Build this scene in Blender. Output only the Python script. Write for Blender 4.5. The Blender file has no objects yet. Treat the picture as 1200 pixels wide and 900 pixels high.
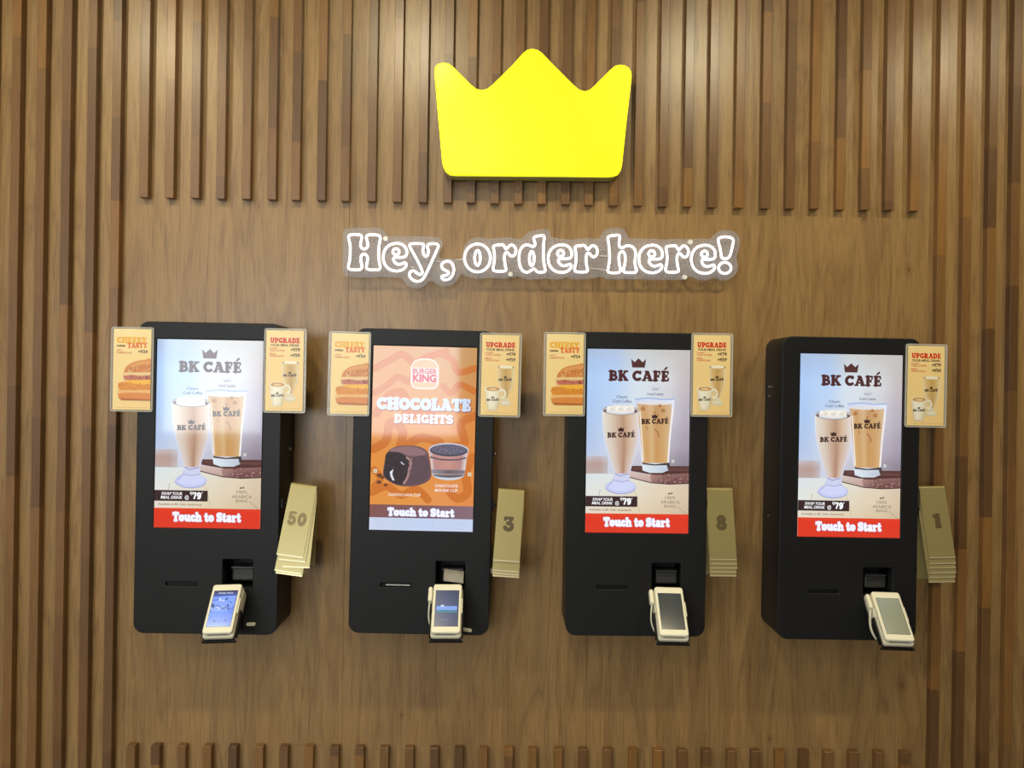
import bpy, bmesh, math, random
from mathutils import Vector, Matrix
random.seed(7)
sc = bpy.context.scene
COL = sc.collection
PI = math.pi

# ------------------------------------------------------------------ camera
CAM_Y = -2.13
EYE = 1.55
F = 900.0
YAW, ROLL = math.radians(0.7), math.radians(0.85)
fwd = Vector((math.sin(YAW), math.cos(YAW), 0))
r0 = Vector((math.cos(YAW), -math.sin(YAW), 0))
u0 = Vector((0, 0, 1))
RT = r0 * math.cos(ROLL) + u0 * math.sin(ROLL)
UP = -r0 * math.sin(ROLL) + u0 * math.cos(ROLL)
CAM = Vector((0, CAM_Y, EYE))

def P(px, py, y):
    """world point on the vertical plane Y = y that the photograph shows at (px, py)"""
    d = fwd + RT * ((px - 600) / F) + UP * ((450 - py) / F)
    return CAM + d * ((y - CAM_Y) / d.y)

cd = bpy.data.cameras.new('camera')
cd.sensor_width = 36
cd.lens = 36 * F / 1200
cd.clip_start = 0.05
cam = bpy.data.objects.new('camera', cd)
COL.objects.link(cam)
m = Matrix.Identity(4)
for i in range(3):
    m[i][0], m[i][1], m[i][2], m[i][3] = RT[i], UP[i], -fwd[i], CAM[i]
cam.matrix_world = m
sc.camera = cam

# ------------------------------------------------------------------ colours / materials
def lin(c):
    c /= 255.0
    return c / 12.92 if c <= 0.04045 else ((c + 0.055) / 1.055) ** 2.4

def rgb(r, g, b):
    return (lin(r), lin(g), lin(b), 1.0)

def principled(name, color, rough=0.5, metal=0.0, spec=0.5, emis=None, estr=0.0, coat=0.0):
    mt = bpy.data.materials.new(name)
    mt.use_nodes = True
    b = mt.node_tree.nodes['Principled BSDF']
    b.inputs['Base Color'].default_value = color
    b.inputs['Roughness'].default_value = rough
    b.inputs['Metallic'].default_value = metal
    b.inputs['Specular IOR Level'].default_value = spec
    b.inputs['Coat Weight'].default_value = coat
    if emis:
        b.inputs['Emission Color'].default_value = emis
        b.inputs['Emission Strength'].default_value = estr
    return mt

def node(mt, t, **kw):
    n = mt.node_tree.nodes.new(t)
    for k, v in kw.items():
        if k == 'op':
            n.operation = v
        else:
            n.inputs[k].default_value = v
    return n

def link(mt, a, b):
    mt.node_tree.links.new(a, b)

def ramp(mt, stops, interp='LINEAR'):
    n = mt.node_tree.nodes.new('ShaderNodeValToRGB')
    n.color_ramp.interpolation = interp
    el = n.color_ramp.elements
    while len(el) < len(stops):
        el.new(0.5)
    for e, (p, c) in zip(el, stops):
        e.position = p
        e.color = c
    return n

def mixc(mt, blend, fac, a, b):
    n = mt.node_tree.nodes.new('ShaderNodeMix')
    n.data_type = 'RGBA'
    n.blend_type = blend
    n.clamp_factor = True
    if isinstance(fac, float):
        n.inputs[0].default_value = fac
    else:
        link(mt, fac, n.inputs[0])
    link(mt, a, n.inputs[6])
    if isinstance(b, tuple):
        n.inputs[7].default_value = b
    else:
        link(mt, b, n.inputs[7])
    return n.outputs[2]

def wood_veneer(name):
    """flat sawn oak veneer: long vertical grain, cathedral bands, pale flecks"""
    mt = principled(name, rgb(150, 110, 70), 0.34, spec=0.5)
    b = mt.node_tree.nodes['Principled BSDF']
    geo = node(mt, 'ShaderNodeNewGeometry')
    # broad cathedral pattern
    mp = node(mt, 'ShaderNodeMapping')
    mp.inputs['Scale'].default_value = (7.0, 3.0, 0.9)
    link(mt, geo.outputs['Position'], mp.inputs['Vector'])
    n1 = node(mt, 'ShaderNodeTexNoise', Scale=1.6, Detail=3.0, Roughness=0.55, Distortion=1.2)
    link(mt, mp.outputs[0], n1.inputs['Vector'])
    mul = node(mt, 'ShaderNodeMath', op='MULTIPLY')
    mul.inputs[1].default_value = 9.0
    link(mt, n1.outputs['Fac'], mul.inputs[0])
    fr = node(mt, 'ShaderNodeMath', op='PINGPONG')
    fr.inputs[1].default_value = 1.0
    link(mt, mul.outputs[0], fr.inputs[0])
    r1 = ramp(mt, [(0.0, rgb(139, 108, 68)), (0.3, rgb(149, 117, 74)), (1.0, rgb(158, 126, 80))])
    link(mt, fr.outputs[0], r1.inputs[0])
    # fine grain
    mp2 = node(mt, 'ShaderNodeMapping')
    mp2.inputs['Scale'].default_value = (330.0, 60.0, 11.0)
    link(mt, geo.outputs['Position'], mp2.inputs['Vector'])
    n2 = node(mt, 'ShaderNodeTexNoise', Scale=1.0, Detail=4.0, Roughness=0.65)
    link(mt, mp2.outputs[0], n2.inputs['Vector'])
    r2 = ramp(mt, [(0.32, (0.55, 0.52, 0.48, 1)), (0.47, (0.95, 0.95, 0.94, 1)), (0.7, (1.12, 1.12, 1.1, 1))])
    link(mt, n2.outputs['Fac'], r2.inputs[0])
    c = mixc(mt, 'MULTIPLY', 0.8, r1.outputs[0], r2.outputs[0])
    # veneer leaves, each some 95 mm wide, with a tone of its own
    sep = node(mt, 'ShaderNodeSeparateXYZ')
    link(mt, geo.outputs['Position'], sep.inputs[0])
    sm = node(mt, 'ShaderNodeMath', op='MULTIPLY')
    sm.inputs[1].default_value = 10.5
    link(mt, sep.outputs[0], sm.inputs[0])
    vo = mt.node_tree.nodes.new('ShaderNodeTexVoronoi')
    vo.voronoi_dimensions = '1D'
    vo.inputs['Scale'].default_value = 1.0
    link(mt, sm.outputs[0], vo.inputs['W'])
    r3 = ramp(mt, [(0.0, (0.9, 0.88, 0.85, 1)), (0.5, (1, 0.99, 0.97, 1)), (1.0, (1.08, 1.06, 1.04, 1))])
    link(mt, vo.outputs['Color'], r3.inputs[0])
    c = mixc(mt, 'MULTIPLY', 1.0, c, r3.outputs[0])
    # dark knots and streaks, rare
    mp3 = node(mt, 'ShaderNodeMapping')
    mp3.inputs['Scale'].default_value = (55.0, 20.0, 2.2)
    link(mt, geo.outputs['Position'], mp3.inputs['Vector'])
    n3 = node(mt, 'ShaderNodeTexNoise', Scale=1.0, Detail=2.0)
    link(mt, mp3.outputs[0], n3.inputs['Vector'])
    r4 = ramp(mt, [(0.25, (0.72, 0.68, 0.62, 1)), (0.4, (1, 1, 1, 1))])
    link(mt, n3.outputs['Fac'], r4.inputs[0])
    c = mixc(mt, 'MULTIPLY', 0.8, c, r4.outputs[0])
    # a few knots in the veneer
    for (kx, ky, r_) in ((1065, 316, .011), (1057, 803, .010), (902, 866, .009), (1012, 256, .009), (470, 838, .008)):
        k = P(kx, ky, 0)
        sb = mt.node_tree.nodes.new('ShaderNodeVectorMath'); sb.operation = 'SUBTRACT'
        link(mt, geo.outputs['Position'], sb.inputs[0]); sb.inputs[1].default_value = (k.x, 0, k.z)
        ml = mt.node_tree.nodes.new('ShaderNodeVectorMath'); ml.operation = 'MULTIPLY'
        link(mt, sb.outputs[0], ml.inputs[0]); ml.inputs[1].default_value = (1, 0, .7)
        ln = mt.node_tree.nodes.new('ShaderNodeVectorMath'); ln.operation = 'LENGTH'
        link(mt, ml.outputs[0], ln.inputs[0])
        dv = node(mt, 'ShaderNodeMath', op='DIVIDE'); link(mt, ln.outputs['Value'], dv.inputs[0]); dv.inputs[1].default_value = r_ * 1.6
        rk = ramp(mt, [(0.0, (.55, .5, .45, 1)), (.3, (.75, .7, .65, 1)), (.42, (.98, .95, .9, 1)), (.55, (.84, .81, .78, 1)), (1.0, (1, 1, 1, 1))])
        link(mt, dv.outputs[0], rk.inputs[0])
        c = mixc(mt, 'MULTIPLY', 1.0, c, rk.outputs[0])
    link(mt, c, b.inputs['Base Color'])
    bp = node(mt, 'ShaderNodeBump', Strength=0.12, Distance=0.001)
    link(mt, n2.outputs['Fac'], bp.inputs['Height'])
    link(mt, bp.outputs[0], b.inputs['Normal'])
    return mt

def wood_slat(name):
    """finger-jointed solid wood: lengths of differing tone along each slat"""
    mt = principled(name, rgb(120, 80, 45), 0.32, spec=0.5)
    b = mt.node_tree.nodes['Principled BSDF']
    geo = node(mt, 'ShaderNodeNewGeometry')
    inf = node(mt, 'ShaderNodeObjectInfo')
    sep = node(mt, 'ShaderNodeSeparateXYZ')
    link(mt, geo.outputs['Position'], sep.inputs[0])
    a = node(mt, 'ShaderNodeMath', op='MULTIPLY')
    a.inputs[1].default_value = 3.6
    link(mt, sep.outputs[2], a.inputs[0])
    o = node(mt, 'ShaderNodeMath', op='MULTIPLY')
    o.inputs[1].default_value = 97.0
    link(mt, inf.outputs['Random'], o.inputs[0])
    ad = node(mt, 'ShaderNodeMath', op='ADD')
    link(mt, a.outputs[0], ad.inputs[0])
    link(mt, o.outputs[0], ad.inputs[1])
    vo = mt.node_tree.nodes.new('ShaderNodeTexVoronoi')
    vo.voronoi_dimensions = '1D'
    vo.inputs['Scale'].default_value = 1.0
    link(mt, ad.outputs[0], vo.inputs['W'])
    sc_ = node(mt, 'ShaderNodeSeparateColor')
    link(mt, vo.outputs['Color'], sc_.inputs[0])
    r1 = ramp(mt, [(0.0, rgb(98, 69, 42)), (0.3, rgb(113, 81, 48)), (0.55, rgb(125, 90, 52)), (0.8, rgb(136, 97, 52)), (1.0, rgb(146, 103, 52))])
    link(mt, sc_.outputs[0], r1.inputs[0])
    mp = node(mt, 'ShaderNodeMapping')
    mp.inputs['Scale'].default_value = (230.0, 90.0, 9.0)
    link(mt, geo.outputs['Position'], mp.inputs['Vector'])
    n = node(mt, 'ShaderNodeTexNoise', Scale=1.0, Detail=4.0, Roughness=0.65)
    link(mt, mp.outputs[0], n.inputs['Vector'])
    r2 = ramp(mt, [(0.3, (0.68, 0.66, 0.62, 1)), (0.55, (1, 1, 1, 1)), (0.75, (1.1, 1.1, 1.08, 1))])
    link(mt, n.outputs['Fac'], r2.inputs[0])
    c = mixc(mt, 'MULTIPLY', 0.8, r1.outputs[0], r2.outputs[0])
    link(mt, c, b.inputs['Base Color'])
    return mt

def brushed(name, color, rough):
    mt = principled(name, color, rough, metal=0.4)
    b = mt.node_tree.nodes['Principled BSDF']
    tc = node(mt, 'ShaderNodeTexCoord')
    mp = node(mt, 'ShaderNodeMapping')
    mp.inputs['Scale'].default_value = (600.0, 40.0, 12.0)
    link(mt, tc.outputs['Object'], mp.inputs['Vector'])
    n = node(mt, 'ShaderNodeTexNoise', Scale=3.0, Detail=3.0)
    link(mt, mp.outputs[0], n.inputs['Vector'])
    r = ramp(mt, [(0.3, (0.93, 0.93, 0.93, 1)), (0.7, (1.04, 1.04, 1.04, 1))])
    link(mt, n.outputs['Fac'], r.inputs[0])
    base = node(mt, 'ShaderNodeRGB')
    base.outputs[0].default_value = color
    c = mixc(mt, 'MULTIPLY', 1.0, base.outputs[0], r.outputs[0])
    link(mt, c, b.inputs['Base Color'])
    return mt

def speckled(name, color, rough, spec=0.5, scale=900.0, amt=0.12):
    mt = principled(name, color, rough, spec=spec)
    b = mt.node_tree.nodes['Principled BSDF']
    tc = node(mt, 'ShaderNodeTexCoord')
    n = node(mt, 'ShaderNodeTexNoise', Scale=scale, Detail=2.0)
    link(mt, tc.outputs['Object'], n.inputs['Vector'])
    bp = node(mt, 'ShaderNodeBump', Strength=amt, Distance=0.0005)
    link(mt, n.outputs['Fac'], bp.inputs['Height'])
    link(mt, bp.outputs[0], b.inputs['Normal'])
    return mt

def see_through(name, color, opacity, rough=0.12):
    mt = bpy.data.materials.new(name)
    mt.use_nodes = True
    nt = mt.node_tree
    b = nt.nodes['Principled BSDF']
    b.inputs['Base Color'].default_value = color
    b.inputs['Roughness'].default_value = rough
    b.inputs['Specular IOR Level'].default_value = 0.5
    tr = nt.nodes.new('ShaderNodeBsdfTransparent')
    mx = nt.nodes.new('ShaderNodeMixShader')
    mx.inputs[0].default_value = opacity
    nt.links.new(tr.outputs[0], mx.inputs[1])
    nt.links.new(b.outputs[0], mx.inputs[2])
    nt.links.new(mx.outputs[0], nt.nodes['Material Output'].inputs['Surface'])
    return mt

def art_display(name, strength, rough=0.06):
    mt = principled(name, (0.012, 0.012, 0.012, 1), rough, spec=0.5)
    b = mt.node_tree.nodes['Principled BSDF']
    at = node(mt, 'ShaderNodeAttribute')
    at.attribute_name = 'ink'
    link(mt, at.outputs['Color'], b.inputs['Emission Color'])
    b.inputs['Emission Strength'].default_value = strength
    return mt

def art_print(name, rough=0.3, gain=1.0):
    mt = principled(name, (0.5, 0.5, 0.5, 1), rough, spec=0.4)
    b = mt.node_tree.nodes['Principled BSDF']
    at = node(mt, 'ShaderNodeAttribute')
    at.attribute_name = 'ink'
    link(mt, at.outputs['Color'], b.inputs['Base Color'])
    return mt

M = {}
M['wall'] = wood_veneer('oak_veneer')
M['slat'] = wood_slat('jointed_slat_wood')
M['plaster'] = speckled('white_plaster', rgb(215, 212, 205), 0.8, scale=60)
M['dark_paint'] = speckled('bounce_dimming_brown', rgb(96, 80, 66), 0.7, scale=60)  # unseen walls made brown to cut light bounced onto the right side
M['tile'] = speckled('grey_floor_tile', rgb(150, 145, 138), 0.4, scale=30)
M['dark_gap'] = principled('dark_gap', rgb(40, 28, 18), 0.9)
M['black'] = speckled('black_powder_coat', rgb(29, 29, 30), 0.45, spec=0.25)
M['black_in'] = principled('black_plastic_inside', rgb(16, 16, 17), 0.6, spec=0.3)
M['black_grey'] = principled('dark_grey_plastic', rgb(55, 54, 52), 0.45)
M['bezel'] = principled('black_glass_edge', rgb(12, 12, 13), 0.1)
M['chrome'] = principled('chrome', rgb(225, 225, 225), 0.12, metal=1)
M['silver'] = principled('card_silver', rgb(180, 180, 185), 0.3, metal=0.8)
M['brass'] = brushed('brushed_brass', rgb(172, 157, 104), 0.32)
M['brass_edge'] = principled('cut_brass_edge', rgb(214, 200, 160), 0.3, metal=0.4)
M['brown_ink'] = principled('engraved_brown', rgb(88, 74, 42), 0.5)
M['faint_ink'] = principled('worn_engraving', rgb(136, 117, 74), 0.45, metal=0.2)
M['cream'] = speckled('cream_plastic', rgb(238, 233, 206), 0.35, scale=2000, amt=0.03)
M['cream2'] = principled('darker_cream_plastic', rgb(222, 216, 192), 0.4)  # slightly darker cream for lower shell, cable and clip
M['white'] = principled('white_plastic', rgb(228, 226, 218), 0.4)
M['paper'] = principled('receipt_paper', rgb(205, 200, 188), 0.7)
M['acrylic'] = see_through('neon_backing_acrylic', rgb(172, 174, 182), 0.24, 0.5)
M['acrylic_edge'] = see_through('acrylic_cut_edge', rgb(190, 186, 176), 0.45, 0.4)  # paler, denser rim: light caught by the edge is put into the colour
M['holder'] = see_through('card_holder_acrylic', rgb(215, 212, 200), 0.30, 0.08)
M['holder_edge'] = see_through('card_holder_edge', rgb(225, 220, 205), 0.45, 0.1)
M['neon'] = principled('lit_neon_tube', rgb(255, 255, 255), 0.3, emis=(1.0, 0.99, 1.0, 1), estr=1.5)
M['crown_face'] = principled('lit_yellow_acrylic', rgb(255, 240, 20), 0.25, spec=0.3, emis=(1.0, 0.98, 0.012, 1), estr=1.25)
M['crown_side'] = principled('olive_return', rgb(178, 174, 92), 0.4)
M['art'] = art_display('lit_display', 1.0)
M['art_dim'] = art_display('terminal_screen_glow', 1.0, 0.12)
M['print'] = art_print('printed_paper')
M['lamp'] = principled('lamp_diffuser', rgb(255, 250, 235), 0.5, emis=(1, 0.9, 0.72, 1), estr=6.0)

# ------------------------------------------------------------------ object helpers
def link_obj(name, me, mats, parent=None, smooth=False):
    o = bpy.data.objects.new(name, me)
    COL.objects.link(o)
    if not isinstance(mats, (list, tuple)):
        mats = [mats]
    if len(me.materials) == 0:
        for mm in mats:
            me.materials.append(mm)
    if smooth:
        for p in me.polygons:
            p.use_smooth = True
    if parent is not None:
        o.parent = parent
    return o

def from_bm(name, bm, mats, parent=None, smooth=False):
    me = bpy.data.meshes.new(name)
    bm.to_mesh(me)
    bm.free()
    return link_obj(name, me, mats, parent, smooth)

def tag(o, label, cat, group=None):
    o['label'] = label
    o['category'] = cat
    if group:
        o['group'] = group
    return o

def thing(name, label, cat, group=None, mat=None):
    o = bpy.data.objects.new(name, None)
    o.empty_display_size = 0.05
    COL.objects.link(o)
    if mat is not None:
        o.matrix_world = mat
    return tag(o, label, cat, group)

def add_box(bm, c, s, bev=0.0, seg=2, mat=0):
    """bevelled box, centre c, size s"""
    r = bmesh.ops.create_cube(bm, size=1.0)
    vs = r['verts']
    for v in vs:
        v.co = Vector((c[0] + v.co.x * s[0], c[1] + v.co.y * s[1], c[2] + v.co.z * s[2]))
    fs = set(f for v in vs for f in v.link_faces)
    for f in fs:
        f.material_index = mat
    if bev > 0:
        es = list(set(e for v in vs for e in v.link_edges))
        r2 = bmesh.ops.bevel(bm, geom=es, offset=bev, segments=seg, profile=0.5, affect='EDGES')
        for f in r2['faces']:
            f.material_index = mat
    return bm

def add_cyl(bm, a, b, r, seg=20, mat=0, r2=None):
    a, b = Vector(a), Vector(b)
    d = b - a
    ret = bmesh.ops.create_cone(bm, cap_ends=True, segments=seg, radius1=r, radius2=r if r2 is None else r2, depth=d.length)
    q = d.to_track_quat('Z', 'Y').to_matrix().to_4x4()
    q.translation = (a + b) / 2
    bmesh.ops.transform(bm, matrix=q, verts=ret['verts'])
    for f in set(f for v in ret['verts'] for f in v.link_faces):
        f.material_index = mat
    return bm

def add_tube(bm, pts, r, seg=10, closed=False, mat=0):
    """round tube through 3-D points with parallel frames"""
    pts = [Vector(p) for p in pts]
    n = len(pts)
    rings = []
    prev = None
    for i in range(n):
        if closed:
            t = pts[(i + 1) % n] - pts[i - 1]
        else:
            t = pts[min(i + 1, n - 1)] - pts[max(i - 1, 0)]
        t.normalize()
        if prev is None:
            ax = Vector((0, 1, 0)) if abs(t.y) < 0.9 else Vector((1, 0, 0))
            nrm = t.cross(ax).normalized()
        else:
            nrm = (prev - t * prev.dot(t)).normalized()
        prev = nrm
        bi = t.cross(nrm)
        rings.append([bm.verts.new(pts[i] + (nrm * math.cos(2 * PI * k / seg) + bi * math.sin(2 * PI * k / seg)) * r) for k in range(seg)])
    for i in range(n if closed else n - 1):
        A, B = rings[i], rings[(i + 1) % n]
        for k in range(seg):
            f = bm.faces.new((A[k], A[(k + 1) % seg], B[(k + 1) % seg], B[k]))
            f.material_index = mat
            f.smooth = True
    if not closed:
        for rg in (rings[0], rings[-1]):
            f = bm.faces.new(rg)
            f.material_index = mat
    return bm

def catmull(pts, closed=True, sub=6):
    n = len(pts)
    out = []
    rng = range(n) if closed else range(n - 1)
    for i in rng:
        g = (lambda k: pts[k % n]) if closed else (lambda k: pts[max(0, min(n - 1, k))])
        p0, p1, p2, p3 = g(i - 1), g(i), g(i + 1), g(i + 2)
        for s in range(sub):
            t = s / sub
            out.append(tuple(0.5 * ((2 * p1[k]) + (-p0[k] + p2[k]) * t + (2 * p0[k] - 5 * p1[k] + 4 * p2[k] - p3[k]) * t * t + (-p0[k] + 3 * p1[k] - 3 * p2[k] + p3[k]) * t ** 3) for k in range(len(p1))))
    if not closed:
        out.append(tuple(pts[-1]))
    return out

def rounded_rect(w, h, r, cx=0, cy=0, n=8):
    out = []
    for (sx, sy, a0) in ((1, 1, 0), (-1, 1, 90), (-1, -1, 180), (1, -1, 270)):
        for k in range(n + 1):
            a = math.radians(a0 + 90 * k / n)
            out.append((cx + sx * (w / 2 - r) + r * math.cos(a), cy + sy * (h / 2 - r) + r * math.sin(a)))
    return out

def prism_mesh(name, loops, depth, bevel=0.0, res=2):
    """loops in (x, z); the first is the outline, the others holes. Fills y in [-depth, 0], front at -depth"""
    cu = bpy.data.curves.new(name, 'CURVE')
    cu.dimensions = '2D'
    cu.fill_mode = 'BOTH'
    cu.extrude = depth / 2 - bevel
    cu.bevel_depth = bevel
    cu.bevel_resolution = res
    cu.offset = -bevel
    for lp in loops:
        sp = cu.splines.new('POLY')
        sp.points.add(len(lp) - 1)
        for pt, q in zip(sp.points, lp):
            pt.co = (q[0], q[1], 0, 1)
        sp.use_cyclic_u = True
    ob = bpy.data.objects.new(name, cu)
    COL.objects.link(ob)
    dg = bpy.context.evaluated_depsgraph_get()
    me = bpy.data.meshes.new_from_object(ob.evaluated_get(dg))
    bpy.data.objects.remove(ob)
    bpy.data.curves.remove(cu)
    for v in me.vertices:
        x, y, z = v.co
        v.co = (x, -z - depth / 2, y)
    me.materials.clear()
    me.update()
    return me

_tcache = {}
def text_geo(body, bold=0.0, shear=0.0):
    key = (body, bold, shear)
    if key in _tcache:
        return _tcache[key]
    cu = bpy.data.curves.new('t', 'FONT')
    cu.body = body
    cu.offset = bold
    cu.shear = shear
    cu.resolution_u = 3
    ob = bpy.data.objects.new('t', cu)
    COL.objects.link(ob)
    dg = bpy.context.evaluated_depsgraph_get()
    me = bpy.data.meshes.new_from_object(ob.evaluated_get(dg))
    vs = [(v.co.x, v.co.y) for v in me.vertices]
    fs = [tuple(p.vertices) for p in me.polygons]
    bpy.data.objects.remove(ob)
    bpy.data.curves.remove(cu)
    bpy.data.meshes.remove(me)
    _tcache[key] = (vs, fs)
    return _tcache[key]

# ------------------------------------------------------------------ heavy rounded slab lettering
def arc(cx, cy, rx, ry, a0, a1, n=12):
    return [(cx + rx * math.cos(math.radians(a0 + (a1 - a0) * k / n)), cy + ry * math.sin(math.radians(a0 + (a1 - a0) * k / n))) for k in range(n + 1)]

S_, T_ = 0.155, 0.088
def st(x, y0=0.1, y1=0.9, w=S_):
    return (w, [(x, y0), (x, y1)])
def sf(x0, x1, y, w=T_):
    return (w, [(x0, y), (x1, y)])
b_, t_ = T_, 1 - T_
GLY = {
 'A': (0.98, [(0.1, [(0.2, .1), (0.45, .88)]), (0.15, [(0.52, .85), (0.76, .13)]), sf(.3, .7, .3, .08), sf(.08, .3, b_), sf(.62, .92, b_), sf(.34, .5, t_)]),
 'B': (0.84, [st(.25), sf(.09, .4, b_), sf(.09, .4, t_), (.115, [(.35, .885)] + arc(.46, .71, .17, .175, 90, -90) + [(.35, .53)]), (.125, [(.35, .52)] + arc(.48, .32, .22, .195, 90, -90) + [(.35, .125)])]),
 'C': (0.86, [(.14, arc(.47, .5, .32, .36, 50, 310, 18)), (.1, [(.7, .72), (.72, .88)]), (.08, [(.7, .26), (.74, .2)])]),
 'D': (0.92, [st(.25), sf(.09, .4, b_), sf(.09, .4, t_), (.14, [(.38, .87)] + arc(.46, .5, .3, .365, 90, -90, 16) + [(.38, .135)])]),
 'E': (0.78, [st(.25), sf(.09, .62, b_), sf(.09, .6, t_), (.09, [(.3, .5), (.5, .5)]), (.07, [(.63, .9), (.63, .72)]), (.07, [(.66, .1), (.66, .3)]), (.07, [(.52, .4), (.52, .6)])]),
 'F': (0.74, [st(.25), sf(.09, .42, b_), sf(.09, .6, t_), (.09, [(.3, .5), (.5, .5)]), (.07, [(.62, .9), (.62, .7)]), (.07, [(.52, .4), (.52, .6)])]),
 'G': (0.92, [(.14, arc(.47, .5, .32, .36, 50, 330, 18)), (.1, [(.7, .72), (.72, .88)]), (.13, [(.74, .15), (.74, .4)]), sf(.55, .84, .44, .07)]),
 'H': (1.0, [st(.24), st(.76), sf(.09, .4, b_), sf(.09, .4, t_), sf(.6, .91, b_), sf(.6, .91, t_), sf(.3, .7, .5, .09)]),
 'I': (0.5, [st(.25), sf(.09, .41, b_), sf(.09, .41, t_)]),
 'K': (0.95, [st(.25), sf(.09, .4, b_), sf(.09, .4, t_), (.1, [(.35, .42), (.7, .9)]), (.14, [(.48, .52), (.74, .14)]), sf(.6, .86, t_), sf(.62, .88, b_)]),
 'L': (0.76, [st(.25), sf(.09, .62, b_), sf(.09, .42, t_), (.08, [(.64, .1), (.64, .34)])]),
 'N': (0.98, [(.1, [(.22, .1), (.22, .9)]), (.1, [(.76, .1), (.76, .9)]), (.15, [(.24, .85), (.72, .15)]), sf(.09, .36, b_), sf(.64, .9, t_), sf(.09, .26, t_)]),
 'O': (0.94, [(.145, arc(.47, .5, .315, .355, 0, 360, 24))]),
 'P': (0.82, [st(.25), sf(.09, .44, b_), sf(.09, .4, t_), (.12, [(.35, .88)] + arc(.46, .66, .2, .22, 90, -90) + [(.35, .44)])]),
 'R': (0.94, [st(.25), sf(.09, .42, b_), sf(.09, .4, t_), (.12, [(.35, .88)] + arc(.46, .68, .19, .2, 90, -90) + [(.35, .48)]), (.13, [(.52, .45), (.72, .14)]), sf(.62, .88, b_)]),
 'S': (0.78, [(.135, arc(.39, .7, .235, .175, 30, 270, 14) + arc(.39, .31, .245, .18, 90, -150, 14)), (.075, [(.62, .74), (.64, .9)]), (.075, [(.13, .28), (.12, .1)])]),
 'T': (0.86, [st(.43), sf(.27, .6, b_), sf(.09, .77, t_), (.07, [(.09, .9), (.09, .7)]), (.07, [(.77, .9), (.77, .7)])]),
 'U': (0.94, [(.14, [(.24, .88), (.24, .36)] + arc(.47, .36, .23, .23, 180, 360) + [(.72, .88)]), sf(.09, .4, t_), sf(.6, .86, t_)]),
 'Y': (0.92, [(.14, [(.2, .88), (.46, .45)]), (.11, [(.74, .88), (.46, .45)]), st(.46, .1, .5), sf(.3, .62, b_), sf(.08, .36, t_), sf(.6, .86, t_)]),
 'a': (0.72, [(.11, arc(.32, .22, .2, .13, 0, 360, 14)), (.135, [(.5, .12), (.5, .46)]), (.11, arc(.34, .5, .17, .14, 0, 150, 8)), sf(.5, .66, .08, .08)]),
 'c': (0.66, [(.13, arc(.36, .36, .22, .24, 50, 310, 16)), (.08, [(.54, .52), (.54, .56)])]),
 'h': (0.84, [(.14, [(.22, .1), (.22, .9)]), sf(.08, .24, .9, .08), sf(.08, .36, .085), sf(.52, .78, .085), (.12, [(.26, .42)] + arc(.44, .42, .2, .2, 120, 0) + [(.64, .1)])]),
 'o': (0.72, [(.135, arc(.36, .36, .22, .23, 0, 360, 20))]),
 'r': (0.66, [(.14, [(.22, .1), (.22, .6)]), sf(.08, .24, .62, .08), sf(.08, .4, .085), (.1, [(.26, .42), (.36, .56), (.5, .6)]), (.1, [(.52, .58), (.53, .55)])]),
 't': (0.58, [(.14, [(.26, .8), (.26, .2)] + arc(.36, .2, .1, .08, 180, 320, 5)), sf(.08, .46, .6, .08)]),
 'u': (0.84, [(.13, [(.22, .6), (.22, .26)] + arc(.38, .26, .16, .13, 180, 330, 8)), (.14, [(.62, .6), (.62, .12)]), sf(.08, .24, .62, .08), sf(.5, .64, .62, .08), sf(.62, .78, .085)]),
 '0': (0.84, [(.15, arc(.42, .5, .25, .345, 0, 360, 24))]),
 '1': (0.6, [(.2, [(.36, .2), (.36, .8)]), (.12, [(.24, .12), (.48, .12)]), (.12, [(.14, .8), (.36, .88)]), (.1, [(.46, .9), (.47, .88)])]),
 '3': (0.8, [(.1, [(.12, .88), (.62, .88)]), (.1, [(.62, .88), (.42, .6)]), (.14, arc(.37, .34, .25, .21, 100, -160, 16)), (.09, [(.12, .9), (.12, .76)])]),
 '5': (0.8, [(.1, [(.2, .9), (.64, .9)]), (.12, [(.2, .88), (.2, .56)]), (.14, arc(.38, .35, .25, .23, 130, -150, 16))]),
 '6': (0.82, [(.14, arc(.41, .34, .24, .21, 0, 360, 20)), (.14, [(.18, .36)] + arc(.46, .5, .29, .37, 170, 70, 10))]),
 '7': (0.76, [sf(.1, .64, .9, .1), (.13, [(.62, .86), (.34, .13)]), (.07, [(.1, .9), (.1, .7)])]),
 '8': (0.82, [(.14, arc(.41, .71, .2, .16, 0, 360, 18)), (.145, arc(.41, .31, .245, .18, 0, 360, 18))]),
 '9': (0.82, [(.14, arc(.41, .66, .24, .21, 0, 360, 20)), (.14, [(.64, .64)] + arc(.36, .5, .29, .37, -10, -110, 10))]),
 '.': (0.3, [(.1, [(.15, .1), (.15, .11)])]),
 ' ': (0.36, []),
}
GLY['É'] = (GLY['E'][0], GLY['E'][1] + [(.085, [(.36, 1.14), (.52, 1.3)])])

def slab_polys(text, track=-0.02):
    """list of polygons (em units, cap height 1) and total width"""
    polys, x = [], 0.0
    for ch in text:
        w, strokes = GLY[ch]
        for hw, pts in strokes:
            q = [(x + p[0], p[1]) for p in pts]
            for (a, b) in zip(q, q[1:]):
                dx, dy = b[0] - a[0], b[1] - a[1]
                L = math.hypot(dx, dy)
                if L < 1e-6:
                    continue
                nx, ny = -dy / L * hw, dx / L * hw
                polys.append([(a[0] + nx, a[1] + ny), (b[0] + nx, b[1] + ny), (b[0] - nx, b[1] - ny), (a[0] - nx, a[1] - ny)])
            for c in q:
                polys.append([(c[0] + hw * math.cos(2 * PI * k / 12), c[1] + hw * math.sin(2 * PI * k / 12)) for k in range(12)])
        x += w + track
    return polys, x - track

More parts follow.
